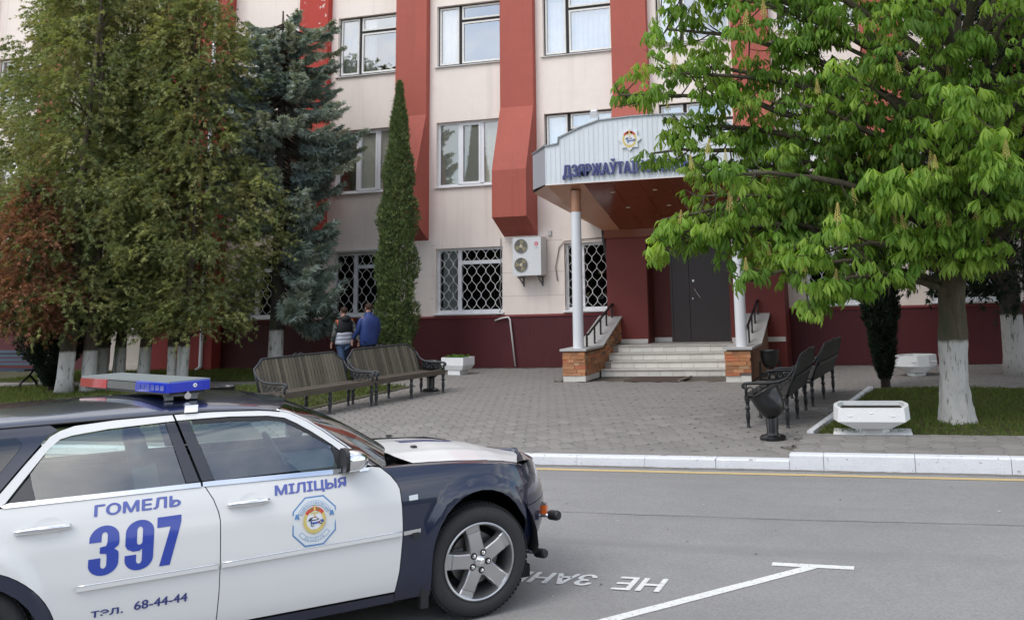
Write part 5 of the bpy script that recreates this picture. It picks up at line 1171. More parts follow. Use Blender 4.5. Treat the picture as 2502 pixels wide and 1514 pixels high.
side_text('МІЛІЦЫЯ', -1.298, -.878, .922, .986, decal_p, 0)
side_text('тэл.', -2.238, -2.085, .430, .463, decal_d, fat=.0014); side_text('68-44-44', -2.030, -1.764, .432, .477, decal_d, fat=.0016)
DK = {}; OU, OZ = -1.072, .762
def dadd(poly, mat, ly):
    mb = DK.setdefault(mat.name, (mat, [], []));
    b = len(mb[1])
    for a, c in poly: u, z = OU+a, OZ+c; mb[1].append((u, S(u, z)+.0022+.0007*ly, z))
    mb[2].append(tuple(range(b, b+len(poly))))
oc = [(.055, .140), (.128, .068), (.128, -.068), (.055, -.140), (-.055, -.140), (-.128, -.068), (-.128, .068), (-.055, .140)]
oi = [(a*.94, b*.94) for a, b in oc]
dadd(oc, e_lb, 0); dadd(oi, M('decal_pale', (.66, .71, .73), .4, coat=.5), 1)
def arc_band(r0, r1, a0, a1, mat, ly, cy=0, n=14):
    A = [R(a0+(a1-a0)*i/n) for i in range(n+1)]
    for p, q in zip(A, A[1:]): dadd([(r0*math.cos(p), cy+r0*math.sin(p)), (r1*math.cos(p), cy+r1*math.sin(p)), (r1*math.cos(q), cy+r1*math.sin(q)), (r0*math.cos(q), cy+r0*math.sin(q))], mat, ly)
pale = MATS['decal_pale']
for (r0, r1, a0, a1, cy) in ((.078, .104, 22, 158, .012), (.088, .112, 215, 325, -.004)):
    arc_band(r0, r1, a0, a1, e_lb, 2, cy); arc_band(r0+.0022, r1-.0022, a0+1.5, a1-1.5, pale, 3, cy)
for s in (-1, 1): dadd([(s*.094, .048), (s*.110, .050), (s*.116, .020), (s*.104, .026), (s*.088, .018)], e_lb, 2)
emblem(dadd_ := (lambda poly, mat, ly: dadd([(a, b+.005) for a, b in poly], mat, ly+4)), .066, 0)
for nm, (mt, V, Fc) in DK.items(): cmesh('crest_decal', V, Fc, [SN(p[0], p[2]) for p in V], mt)['kind'] = 'stuff'
def arc_text(txt, r_, a0, a1, h, cy, flip=False):
    for i, ch in enumerate(txt):
        t = R(a0+(a1-a0)*(i+.5)/len(txt)); v, fs = fit_text(ch, h*.75, h, 0); V = []; Nn = []
        for q in v:
            x, y = q[0]-h*.375, q[1]
            rr_ = (r_+y) if not flip else (r_-y); ang = t-x/r_ if not flip else t+x/r_
            u, z = OU+rr_*math.cos(ang), OZ+cy+rr_*math.sin(ang); V.append((u, S(u, z)+.0055, z)); Nn.append(SN(u, z))
        cmesh('crest_letter', V, [tuple(f) for f in fs], Nn, e_lb)
arc_text('ДЗЯРЖАЎТАІНСПЕКЦЫЯ', .084, 154, 26, .013, .012); arc_text('БЕЛАРУСЬ', .106, 235, 305, .013, -.004, True)
# --- light bar on its mount
lb = empty('light_bar', (0, 0, 0)); lb.parent = car; lb.location = LC(-1.992, -1.062, 1.545); lb.rotation_euler = (0, 0, R(23.0))
lens_b = M('lens_blue', (.012, .035, .50), .12, coat=.8); lens_r = M('lens_red', (.50, .012, .012), .15, coat=.8); lens_c = M('lens_smoke', (.10, .11, .10), .12, coat=.8); lid = M('bar_lid_grey', (.24, .27, .27), .35)
def lp(mb, name, mat, **k): o = mb.build(name, mat, None, **k); o.parent = lb; return o
# local: x forward, y to the far side
HX = .148
def seg(y0, y1, zb, zt, inset=0, round0=False):
    mb = MB(); P = [(-HX, 0), (-HX+.01, .012), (HX-.01, .012), (HX, 0)]
    x0, x1 = -HX+inset, HX-inset
    if round0: poly = [(x0, y1), (x0, y0+.035), (x0+.02, y0+.008), (x0+.06, y0), (x1-.06, y0), (x1-.02, y0+.008), (x1, y0+.035), (x1, y1)]
    else: poly = [(x0, y0), (x1, y0), (x1, y1), (x0, y1)]
    mb.prism(poly, zb, zt); return mb
lp(seg(-.62, -.20, .0, .056, 0, True), 'lens', lens_b, angle=40); lp(seg(-.197, .197, .004, .053, .003), 'lens', lens_c)
rm_ = seg(-.62, -.20, .0, .056, 0, True); rm_.v = [(p[0], -p[1], p[2]) for p in rm_.v]; lp(rm_, 'lens', lens_r, angle=40)
lp(seg(-.60, .60, .0565, .068, .012), 'lid', lid); lp(seg(-.58, .58, -.016, -.0005, .03), 'bar_base', blackp)
tp = seg(-.615, -.22, .0562, .064, .004, True); lp(tp, 'lens_cap', M('lens_blue_cap', (.10, .16, .62), .12, coat=1), angle=40)
for j in range(6):
    mb = MB(); y = -.57+j*.06; mb.bx((-HX-.002, y, .012), (-HX+.006, y+.045, .044)); lp(mb, 'led_module', M('led_blue', (.02, .05, .36), .2, coat=.5))
mb = MB(); mb.lathe([(0, -.003), (.013, -.003), (.013, .002)], 14, (.025, -.621, .034), 'y'); lp(mb, 'end_screw', pvc)
mb = MB(); mb.lathe([(0, -.0045), (.004, -.0045)], 8, (.025, -.621, .034), 'y'); lp(mb, 'end_screw_dot', blackp)
for v in (-.56, -1.28):
    mb = MB(); mb.box((-1.80, v, 1.522), (.20, .07, .012)); mb.box((-1.87, v, 1.508), (.05, .07, .03)); mb.box((-1.73, v, 1.508), (.05, .07, .03)); cbuild(mb, 'bar_mount', M('mount_grey', (.24, .25, .25), .35, .7))
mb = MB(); mb.lathe([(0, .012), (.02, .012), (.022, 0), (.02, -.012), (0, -.012)], 14, (-1.765, -.515, 1.515), 'y'); mb.tube([(-1.765, -.515, 1.52), (-1.765, -.515, 1.545)], .008, 6); cbuild(mb, 'mount_clamp', chrome)
def strap(s, t):
    u = -1.790+.075*t-.012*(1-s); v = -.272-.10*s; 
    v0 = float(np.interp(1.432, _zz, _vv))-.004; x = abs((v-VC)/(VC-v0)); z = 1.432+.077*max(0, 1-x**(2/.85*.85))**.62+.006 if x < 1 else 1.436
    return (u, v, z)
grid(strap, 10, 3, 'mount_strap', paint_w); grid(strap, 10, 3, 'mount_strap', paint_w, mirror=True)
# ------------------------------------------------------------------ vegetation
def bark(name, col, wz, ww=.50):
    """bark, whitewashed below height wz"""
    mt = M(name, col, .9, var=.45, vs=5, bump=1, bs=16, stretch=(3, 3, .6), dirt=((.055, .06, .03), 2.5, .5, .15)); t = mt.node_tree; n = t.nodes; l = t.links; b = n['Principled BSDF']
    src = b.inputs['Base Color'].links[0].from_socket; g = n.new('ShaderNodeNewGeometry'); sx = n.new('ShaderNodeSeparateXYZ'); l.new(g.outputs['Position'], sx.inputs[0])
    nz = n.new('ShaderNodeTexNoise'); nz.inputs['Scale'].default_value = 9; nz.inputs['Detail'].default_value = 6; l.new(g.outputs['Position'], nz.inputs['Vector'])
    a = n.new('ShaderNodeMath'); a.operation = 'MULTIPLY_ADD'; a.inputs[1].default_value = .06; l.new(nz.outputs['Fac'], a.inputs[0]); l.new(sx.outputs['Z'], a.inputs[2])
    r = n.new('ShaderNodeMapRange'); r.inputs[1].default_value = wz+.01; r.inputs[2].default_value = wz+.06; r.inputs[3].default_value = 1; r.inputs[4].default_value = 0; l.new(a.outputs[0], r.inputs[0])
    n3 = n.new('ShaderNodeTexNoise'); n3.inputs['Scale'].default_value = 13; n3.inputs['Detail'].default_value = 9; n3.inputs['Roughness'].default_value = .7
    mpn = n.new('ShaderNodeMapping'); mpn.inputs['Scale'].default_value = (1.7, 1.7, .38); l.new(g.outputs['Position'], mpn.inputs[0]); l.new(mpn.outputs[0], n3.inputs['Vector'])
    r3 = n.new('ShaderNodeMapRange'); r3.inputs[1].default_value = .56; r3.inputs[2].default_value = .62; r3.inputs[3].default_value = 1; r3.inputs[4].default_value = .3; l.new(n3.outputs['Fac'], r3.inputs[0])
    mu = n.new('ShaderNodeMath'); mu.operation = 'MULTIPLY'; l.new(r.outputs[0], mu.inputs[0]); l.new(r3.outputs[0], mu.inputs[1])
    q = n.new('ShaderNodeMix'); q.data_type = 'RGBA'; l.new(mu.outputs[0], q.inputs['Factor']); l.new(src, q.inputs['A']); q.inputs['B'].default_value = (ww, ww*.98, ww*.92, 1); l.new(q.outputs['Result'], b.inputs['Base Color'])
    return mt
bark_t = bark('bark_thuja', (.10, .075, .055), 1.05, .62); bark_s = bark('bark_spruce', (.045, .035, .03), 1.32); bark_c = bark('bark_chestnut', (.085, .070, .045), 1.24)
wood_t = M('twig_brown', (.055, .040, .028), .9)
fol = M('foliage_scale', (.1, .1, .03), .75, attr='Col', trans=.34, spec=.2); fol_s = M('foliage_needle', (.1, .1, .1), .7, attr='Col', trans=.2, spec=.3); fol_c = M('foliage_broad', (.1, .2, .03), .55, attr='Col', trans=.48, spec=.3)
def nrmv(a): return a/np.maximum(np.linalg.norm(a, axis=1, keepdims=True), 1e-9)
def sprays(P, D, ln, wd, col, blades=3, spread=.6, rng=RNG, flat=None):
    """fans of diamond shaped blades: P base, D direction, per-spray length, width, colour"""
    n = len(P); D = nrmv(D); up = np.tile([0, 0, 1.], (n, 1)); rv = rng.normal(size=(n, 3)); Sd = nrmv(np.cross(D, up*.6+rv*.8)); Nn = np.cross(D, Sd)
    Vs = []; Fs = []; Cs = []; base = 0
    for k in range(blades):
        a = (k-(blades-1)/2)*spread+rng.normal(0, .15, n); d = D*np.cos(a)[:, None]+Sd*np.sin(a)[:, None]; s2 = np.cross(Nn, d); L_ = (ln*rng.uniform(.7, 1.15, n))[:, None]; Wd = np.asarray(wd)
        Wd = (Wd*np.ones(n))[:, None]; bend = Nn*(rng.normal(0, .12, n))[:, None]*L_
        V = np.stack([P+d*L_*.12+s2*Wd*1.25, P+d*L_+bend-np.array([0, 0, .12])*L_, P+d*L_*.2-s2*Wd*1.25+bend*.3], 1).reshape(-1, 3)
        Vs.append(V); Fs.append(np.arange(3*n).reshape(n, 3)+base); base += 3*n; Cs.append(np.repeat(col*rng.uniform(.9, 1.1, (n, 1)), 3, 0))
    return np.concatenate(Vs), np.concatenate(Fs), np.concatenate(Cs)
def fol_obj(name, parts, mat, parent):
    V = []; Fc = []; C = []; b = 0
    for v, f, c in parts: V.append(v); Fc.append(f+b); C.append(c); b += len(v)
    return link(name, raw_mesh(name, np.concatenate(V), np.concatenate(Fc), mat, np.concatenate(C)), None, parent, 'stuff')
def curve(a, b, sag, n=8, wob_=0, rg=None):
    P = []
    for i in range(n+1):
        t = i/n; p = Vector(a).lerp(Vector(b), t); p.z += sag*math.sin(math.pi*t)
        if wob_ and 0 < i < n: p += Vector((rg.uniform(-1, 1), rg.uniform(-1, 1), rg.uniform(-.5, .5)))*wob_
        P.append(p)
    return P
# ---- thujas: whitewashed multi-stem trees with olive sprays
OL = np.array([[.25, .275, .112], [.20, .24, .102], [.305, .315, .13], [.165, .20, .09], [.265, .262, .115]]); BR = np.array([[.27, .125, .075], [.21, .095, .06], [.33, .16, .10]])
def thuja(loc, stems, h, zlow, rad, seed, label, ncl, brown=.0, cols=OL, name='thuja_tree', group='thujas on the left lawn', spk=90, cat='tree', lop=(0, 0), off=0, prof=None, bk=None, size=1.0):
    t = empty(name, loc, 0, label, cat, group); rg = random.Random(seed); g = np.random.default_rng(seed)
    for (dx, dy, r_, lx, ly) in stems:
        P = [(dx, dy, -.05), (dx+lx*.05, dy+ly*.05, .35), (dx+lx*.35, dy+ly*.35, 1.3), (dx+lx*.7, dy+ly*.7, h*.42), (lx*.8, ly*.8, h*.95)]
        MB().tube(P, [r_*1.5, r_*1.2, r_*1.08, r_*.6, .02], 12).build('trunk', bk or bark_t, t, smooth=True)
    tt = g.uniform(0, 1, ncl)**1.15; z = zlow+(h-zlow)*tt; f = prof or (lambda q: np.minimum(1, .62+q*4.5)*(1-q)**.42)
    Rz = rad*f(tt)*(1+.22*np.sin(z*3.1+seed)*np.cos(seed+z*1.3)); a = g.uniform(0, 2*math.pi, ncl); rr_ = Rz*np.sqrt(g.uniform(.12, 1, ncl)); lump = 1+.16*np.sin(a*3+z*1.7+seed)
    cx_, cy_ = rr_*lump*np.cos(a)+off+lop[0]*tt, rr_*lump*np.sin(a)+lop[1]*tt; cen = np.stack([cx_, cy_, z], 1)
    ci = g.integers(0, len(cols), ncl); cc = cols[ci]*g.uniform(.82, 1.18, (ncl, 1))
    if brown: 
        m_ = g.uniform(size=ncl) < brown; cc[m_] = BR[g.integers(0, 3, m_.sum())]
    n = ncl*spk; idx = np.repeat(np.arange(ncl), spk); outw = np.stack([np.cos(a), np.sin(a), np.zeros(ncl)], 1)[idx]
    # every clump is a tuft of drooping fronds with flat sprays set along both sides
    nf = 9; per = spk//nf; fi = np.repeat(np.arange(ncl), nf); m2 = len(fi); fb = cen[fi]+g.normal(0, 1, (m2, 3))*.11*size; fd = nrmv(np.stack([np.cos(a), np.sin(a), np.zeros(ncl)], 1)[fi]*.75+g.normal(0, .5, (m2, 3))+np.array([0, 0, .12])); fl_ = g.uniform(.24, .46, m2)*size
    k2 = np.repeat(np.arange(m2), per); n = len(k2); tq = g.uniform(.05, 1, n); fdk = fd[k2]; sdv = nrmv(np.cross(fdk, np.array([0, 0, 1.])+g.normal(0, .25, (m2, 3))[k2])); sg = g.choice([-1., 1.], n)
    P = fb[k2]+fdk*(fl_[k2]*tq)[:, None]-np.array([0, 0, 1.])*(fl_[k2]*tq**2*.38)[:, None]; D = fdk*.75+sdv*(sg*.7*(1.05-tq))[:, None]+np.array([0, 0, -.30])*tq[:, None]+g.normal(0, .12, (n, 3)); cf_ = cc[fi[k2]]*g.uniform(.8, 1.2, (m2, 1))[k2]
    o = fol_obj('crown', [sprays(P, D, g.uniform(.06, .12, n)*size, .0085*size, cf_, 4, .38, g)], fol, t)
    MB2 = MB()
    for i in range(26):
        k = rg.randrange(ncl); MB2.tube(curve((0, 0, max(1.0, cen[k][2]-.8)), tuple(cen[k]), .1, 4), [.022, .018, .014, .010, .006], 5)
    MB2.build('branches', wood_t, t, kind='stuff')
    return t
thuja((-18.38, 17.75, .135), [(-.12, -.12, .145, .1, .0), (.22, .22, .14, -.1, .1)], 10.6, 1.45, 1.75, 3, 'thuja with twin whitewashed trunks and a leaning stem beside the dead brown conifer', 560, .0, lop=(-.4, 0))
thuja((-18.6, 19.0, .135), [(-.26, 0, .14, .1, 0), (.06, .15, .09, .1, .1), (.33, 0, .09, .0, 0)], 10.2, 1.5, 1.6, 5, 'thuja with mottled grey white forked trunk behind the light bar', 460)
thuja((-17.6, 19.0, .135), [(0, 0, .12, .12, 0)], 9.8, 1.5, 1.5, 8, 'thuja with a single pale leaning trunk in front of the cream pier', 450)
thuja((-16.62, 19.0, .135), [(-.17, 0, .085, -.1, 0), (.0, .08, .07, 0, 0), (.17, 0, .08, .15, 0)], 9.6, 1.42, 1.95, 13, 'thuja with three thin white stems, nearest the blue spruce', 700, lop=(-.25, 0), off=.40, prof=lambda q: np.minimum(1, .50+q*2.6)*(1-q)**.42)
thuja((-20.9, 19.4, .135), [(0, 0, .13, 0, 0)], 10.8, 1.7, 2.3, 17, 'thuja at the left edge of the row, above the blue bench', 600)
thuja((-22.6, 20.9, .135), [(0, 0, .12, 0, 0)], 10.8, 1.8, 2.3, 19, 'thuja standing furthest back at the left edge against the building', 420, spk=70)
# dead brown lower side: its own tree, leaning in front
thuja((-18.72, 16.75, .135), [(.35, .9, .05, .2, 0)], 4.7, 1.55, 1.0, 21, 'dead reddish brown conifer in front of the green thujas', 230, .90, name='dead_conifer', group=None, spk=80, size=.95, prof=lambda q: np.minimum(1, .6+q*3)*(1-q)**.6)
# ---- narrow columns
CYP = np.array([[.13, .18, .06], [.10, .145, .055], [.165, .205, .068], [.075, .11, .045]]); DKG = np.array([[.018, .030, .018], [.012, .022, .014], [.025, .038, .02]])
def column(loc, h, rad, seed, label, cols, n, prof, name, zlow=.1, tops=()):
    t = empty(name, loc, 0, label, 'shrub'); g = np.random.default_rng(seed)
    MB().tube([(0, 0, -.05), (0, 0, h*.5), (0, 0, h*.9)], [.09, .06, .01], 8).build('stem', wood_t, t, smooth=True)
    parts = []
    for (ox, oy, hh, rr0, nn) in ((0, 0, h, rad, n),)+tuple(tops):
        tt = g.uniform(0, 1, nn); z = zlow+(hh-zlow)*tt; a = g.uniform(0, 2*math.pi, nn); Rz = rr0*prof(tt)*(1+.16*np.sin(a*4+z*1.9+np.floor(z*1.7)*1.7)+.14*np.sin(z*5+a*2)); r_ = Rz*np.sqrt(g.uniform(.5, 1.28, nn))
        P = np.stack([ox+r_*np.cos(a), oy+r_*np.sin(a), z], 1); D = np.stack([np.cos(a)*.32, np.sin(a)*.32, np.ones(nn)], 1)+g.normal(0, .22, (nn, 3)); cl = cols[g.integers(0, len(cols), nn)]*g.uniform(.7, 1.3, (nn, 1))
        parts.append(sprays(P, D, g.uniform(.07, .15, nn), .010, cl, 3, .3, g))
    fol_obj('crown', parts, fol_s, t); return t
column((-12.27, 21.5, .14), 7.45, .40, 31, 'tall narrow columnar thuja standing against the facade behind the bench', CYP, 22000, lambda q: np.where(q < .55, 1-.10*q, np.maximum(0, (1-q)/.45)**.8*.945)*np.minimum(1, .75+q*2), 'columnar_thuja', .1, ((-.30, .0, 5.2, .22, 4200),))
column((-.42, 18.75, .15), 3.4, .27, 33, 'dark spindle shaped juniper at the back edge of the right lawn', DKG, 11000, lambda q: np.minimum(1, .22+q*2.6)*np.where(q < .7, 1, (1-q)/.3+.2), 'columnar_juniper')
column((-19.3, 18.05, .135), 2.35, .55, 35, 'dark bushy juniper beside the blue bench', DKG, 10000, lambda q: np.minimum(1, .18+q*2.4)*np.where(q < .75, 1, (1-q)/.25+.2), 'columnar_juniper')
# ---- blue spruce
SP = np.array([[.30, .36, .32], [.24, .30, .27], [.38, .43, .385], [.19, .24, .225], [.35, .38, .30]])
def spruce(loc, h, zlow, rad, seed, label, cols=SP, name='blue_spruce', gap=None, dens=1.0, bk=None):
    t = empty(name, loc, 0, label, 'tree'); g = np.random.default_rng(seed); rg = random.Random(seed)
    MB().tube([(0, 0, -.05), (0, 0, .3), (.02, 0, 2), (-.05, 0, h*.55), (-.12, 0, h)], [.24, .19, .165, .10, .02], 14).build('trunk', bk or bark_s, t, smooth=True)
    Ps, Ds, Ls, Cs = [], [], [], []; br = MB(); z = zlow
    while z < h-.15:
        q = (z-zlow)/(h-zlow); nb = 8 if q < .8 else 6
        for k in range(nb):
            a = rg.uniform(0, 6.283); L_ = (rad(z) if callable(rad) else rad)*rg.uniform(.6, 1.08); L_ *= 1+.18*math.sin(z*2.2+a)
            if gap and gap(z, a): continue
            z0 = z+rg.uniform(-.2, .2); dr = (.30+.40*min(1, max(0, (4.4-z)/1.3)))*L_; pts = []; nseg = 8
            for i in range(nseg+1):
                s = i/nseg; pts.append(Vector((L_*s*math.cos(a), L_*s*math.sin(a), z0-dr*math.sin(s*2.1)+.10*L_*s*s)))
            br.tube(pts, [.022*(1-.8*i/nseg)+.004 for i in range(nseg+1)], 5); col = cols[rg.randrange(len(cols))]*rg.uniform(.8, 1.2)
            m_ = int((34+64*L_)*dens)
            for j in range(m_):
                s = rg.uniform(.18, 1)**.8; i = min(int(s*nseg), nseg-1); f = s*nseg-i; p = pts[i].lerp(pts[i+1], f); d = (pts[i+1]-pts[i]).normalized(); sd_ = Vector((-math.sin(a), math.cos(a), 0))*rg.choice((-1, 1))
                hang = rg.uniform(.1, .7); Ps.append(p); Ds.append(d*.75+sd_*rg.uniform(.1, .8)+Vector((0, 0, -hang if s < .9 else .1))); Ls.append(rg.uniform(.15, .32)*(.7+.5*(1-q))); Cs.append(col*rg.uniform(.75, 1.25))
        z += .165
    br.build('branches', wood_t, t, kind='stuff'); P = np.array([p[:] for p in Ps]); D = np.array([p[:] for p in Ds]); Ls = np.array(Ls); Cs = np.array(Cs)
    # each twig: a row of short needle tufts along its length
    parts = []
    Dn = nrmv(D)
    for s in (0, .33, .66):
        parts.append(sprays(P+Dn*(Ls*s)[:, None], D+g.normal(0, .12, D.shape), Ls*.55, .016, Cs, 3, .62, g))
    fol_obj('crown', parts, fol_s, t); return t
spruce((-15.27, 20.8, .14), 9.55, 2.0, lambda z: float(np.interp(z, [1.5, 2.6, 3.4, 4.6, 5.8, 7.0, 8.2, 9.2, 9.6], [1.55, 1.5, 1.15, 1.25, 1.8, 1.75, 1.45, 1.15, .5])), 41, 'blue spruce with a whitewashed trunk foot in front of the facade', gap=lambda z, a: z < 3.9 and (math.cos(a) < .35 or math.sin(a) < -.6))
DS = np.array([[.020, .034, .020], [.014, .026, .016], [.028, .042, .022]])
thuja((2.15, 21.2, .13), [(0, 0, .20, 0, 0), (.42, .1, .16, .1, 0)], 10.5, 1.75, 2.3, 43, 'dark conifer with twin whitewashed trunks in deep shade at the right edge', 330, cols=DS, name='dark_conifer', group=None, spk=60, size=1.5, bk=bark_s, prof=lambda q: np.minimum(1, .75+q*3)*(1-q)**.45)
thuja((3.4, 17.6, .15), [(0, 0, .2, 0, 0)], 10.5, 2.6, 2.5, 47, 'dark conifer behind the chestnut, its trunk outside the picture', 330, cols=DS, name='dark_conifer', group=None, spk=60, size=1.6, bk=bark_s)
# ---- chestnut in flower
LFC = [np.array(c) for c in ((.215, .350, .058), (.165, .292, .048), (.275, .405, .074), (.125, .230, .040))]
def chestnut_leaf(seed, nl, simple=False):
    g = random.Random(seed); V = []; Fc = []
    L0 = g.uniform(.12, .17); e = Vector((L0, 0, L0*.10)); w = .005
    V += [(0, -w, 0), (0, w, 0), tuple(e+Vector((0, w, 0))), tuple(e-Vector((0, w, 0)))]; Fc.append((0, 1, 2, 3))
    for i in range(nl):
        a = R(-125+250*i/(nl-1))+g.uniform(-.1, .1); mid = 1-abs(i-(nl-1)/2)/((nl-1)/2); ln = (.150+.075*mid)*g.uniform(.85, 1.15); el = R(-80+20*g.random()+6*mid)
        d = Vector((math.cos(a)*math.cos(el), math.sin(a)*math.cos(el), math.sin(el))); sd_ = Vector((-math.sin(a), math.cos(a), 0)); nn = d.cross(sd_)
        st_ = ((0, .004, 0), (.36, .014, .01), (.70, .027, .012), (1, .003, -.025)); b = len(V)
        if simple: st_ = ((0, .004, 0), (.7, .03, .012), (1, .003, -.025))
        for (s, hw, bd_) in st_:
            c = e+d*ln*s-nn*bd_*1.0*-1; fold = nn*hw*.55; V += [tuple(c+sd_*hw+fold), tuple(c), tuple(c-sd_*hw+fold)]
        for k in range(len(st_)-1):
            for j in (0, 1): Fc.append((b+k*3+j, b+k*3+j+1, b+(k+1)*3+j+1, b+(k+1)*3+j))
    return np.array(V), np.array(Fc)
leafs = [chestnut_leaf(s, n) for s, n in ((1, 7), (2, 5), (3, 7), (4, 6), (5, 5), (6, 7))]
leafs_s = [chestnut_leaf(s, n, True) for s, n in ((1, 5), (2, 5), (3, 5), (4, 5), (5, 5), (6, 5))]
ch = empty('chestnut_tree', (.6, 14.1, .15), 0, 'flowering horse chestnut with a whitewashed trunk on the right lawn', 'tree')
CH = Vector((.6, 14.1, .15))
tr = [(0, 0, -.05), (0, 0, .08), (.0, 0, .3), (.03, 0, 1.0), (.07, 0, 1.7), (.20, 0, 2.5), (.37, .05, 3.3), (.42, .1, 4.8), (.5, .2, 7.5)]
trz = np.concatenate([np.arange(-.05, 2.6, .06), np.arange(2.7, 7.6, .3)]); trp = [(float(np.interp(z, [q[2] for q in tr], [q[0] for q in tr])), float(np.interp(z, [q[2] for q in tr], [q[1] for q in tr])), z) for z in trz]
tb = MB(); tb.tube(trp, [float(np.interp(z, [q[2] for q in tr], [.29, .24, .205, .187, .183, .17, .14, .11, .05])) for z in trz], 40); tb.v = [tuple(Vector(p)+Vector((p[0]-float(np.interp(p[2], [q[2] for q in tr], [q[0] for q in tr])), p[1], 0))*(.16*mnoise.noise(Vector((p[0]*9, p[1]*9, p[2]*2.2)))+.09*mnoise.noise(Vector((p[0]*25, p[1]*25, p[2]*7))))) for p in tb.v]; tb.build('trunk', bark_c, ch, smooth=True)
rg = random.Random(77); limbs = []
TIPS = [(-3.9, 13.4, 5.0, 3.2), (-3.95, 13.6, 4.1, 2.8), (-3.75, 13.1, 3.0, 2.4), (-3.6, 13.0, 5.9, 4.0), (-3.4, 12.9, 2.7, 2.2)]+[(.6+3.6*math.cos(a_), 14.2+3.2*math.sin(a_), z_, z_-2.2) for a_, z_ in [(i_*2.4, 7.4+(i_%5)*.75) for i_ in range(18)]]+[(2.9, 12.4, 3.3, 2.6), (3.4, 13.2, 5.2, 3.6), (2.2, 12.0, 4.6, 3.4), (1.4, 11.9, 3.4, 2.6), (-.2, 12.4, 4.6, 3.2), (-.9, 13.4, 5.6, 4), (1.6, 12.5, 5.4, 4), (.6, 13.0, 2.6, 2.2), (-3.5, 13.2, 3.35, 2.3), (-3.65, 13.7, 4.5, 3.0), (-2.9, 12.9, 2.85, 2.1), (-1.9, 12.7, 2.15, 2.0), (-3.3, 14.4, 5.6, 3.6), (-1.2, 12.6, 1.95, 1.9), (-1.4, 13.0, 4.6, 3.2), (2.4, 13.0, 3.2, 2.5), (3.2, 14.0, 4.4, 3), (1.9, 12.2, 2.75, 2.2), (.0, 12.0, 3.3, 2.5), (-.6, 15.9, 3.6, 2.8), (1.7, 16.2, 4.2, 3), (-2.2, 15.7, 4.6, 3.2), (.5, 12.3, 5.6, 3.8), (-1.9, 13.2, 6.2, 4.3), (2.5, 12.9, 5.9, 4), (-3.1, 12.9, 6.6, 4.6), (-.8, 12.1, 2.5, 2.1), (.9, 11.9, 4.2, 3), (.2, 14.8, 6.8, 5), (-2.7, 14.0, 3.9, 2.6), (1.3, 13.2, 2.3, 2.2), (-.3, 13.0, 7.2, 5.2), (-2.0, 14.6, 7.0, 5), (-3.2, 13.6, 2.75, 2.2), (-2.3, 12.5, 3.6, 2.6), (-2.8, 13.2, 5.2, 3.6)]
def tz(zq): return (float(np.interp(zq, [.3, 1.7, 2.5, 3.3, 4.8, 7.5], [0, .07, .20, .37, .42, .5])), 0)
def px_(p):
    v = p-Vector((0, 0, 2.1038)); zc = v.dot(F); return 1251+292.9+2286.2*v.dot(Rr)/zc, 757-452-2286.2*v.dot(Ur)/zc
def outl(p):   # the crown's left outline and its thinner left third
    x, y = px_(p); lim = float(np.interp(y, [-200, 0, 60, 140, 220, 270, 300, 330, 385, 400, 440, 470, 540, 640, 700, 760], [1520, 1560, 1545, 1530, 1490, 1500, 1610, 1620, 1540, 1530, 1570, 1680, 1600, 1585, 1860, 1890]))
    return x > lim
def keep(p): return outl(p) and rg.random() < (.66 if px_(p)[0] < 1950 else .95)
ros = []   # rosette positions (world), outward direction
bm_ = MB()
for (x, y, z, zs0) in TIPS:
    a = Vector((CH.x+tz(zs0)[0], CH.y+.05, zs0)); b = Vector((x, y, z)); Lb = (b-a).length; P = curve(a, b, .10*Lb, 10, .06, rg)
    while len(P) > 4 and not outl(P[-1]): P.pop()
    if len(P) < 11: P = [P[0].lerp(P[-1], 0)]+[Vector(P[min(int(q_*(len(P)-1)/10), len(P)-2)]).lerp(P[min(int(q_*(len(P)-1)/10), len(P)-2)+1], q_*(len(P)-1)/10-min(int(q_*(len(P)-1)/10), len(P)-2)) for q_ in range(1, 11)]
    lm = MB(); lm.tube([p-CH for p in P], [(.075 if zs0 > 2.4 else .055)*(1-.86*i/10)+.006 for i in range(11)], 8); lm.build('limb', bark_c, ch, smooth=True)
    n2_ = int(8+Lb*4.4)
    for k in range(n2_):
        s = rg.uniform(.25, 1) if k > 1 else 1; i = min(int(s*10), 9); p = P[i].lerp(P[i+1], s*10-i); d = (P[i+1]-P[i]).normalized(); sd_ = Vector((rg.uniform(-1, 1), rg.uniform(-1, 1), rg.uniform(-.8, .8))).normalized(); l2 = rg.uniform(.25, .95)*(1.1-.35*s)
        q = p+(d*.6+sd_).normalized()*l2
        if not outl(q): continue
        bm_.tube([u_-CH for u_ in curve(p, q, -.04, 3)], [.013, .010, .008, .005], 5)
        ros.append((q, (q-p).normalized()))
        if rg.random() < .75: ros.append((p.lerp(q, .55)+Vector((rg.uniform(-.15, .15), rg.uniform(-.15, .15), rg.uniform(-.05, .12))), sd_))
bm_.build('twigs', wood_t, ch, kind='stuff')
def zmin(x): return float(np.interp(x, [-4.2, -3.5, -3.0, -2.5, -2.15, -1.9, -1.2, -.7, -.2, .3, .9, 1.4, 3.5], [2.9, 2.45, 2.35, 2.5, 2.1, 1.62, 1.62, 1.85, 1.95, 1.9, 2.0, 2.5, 2.6]))
LV = []; cand = []
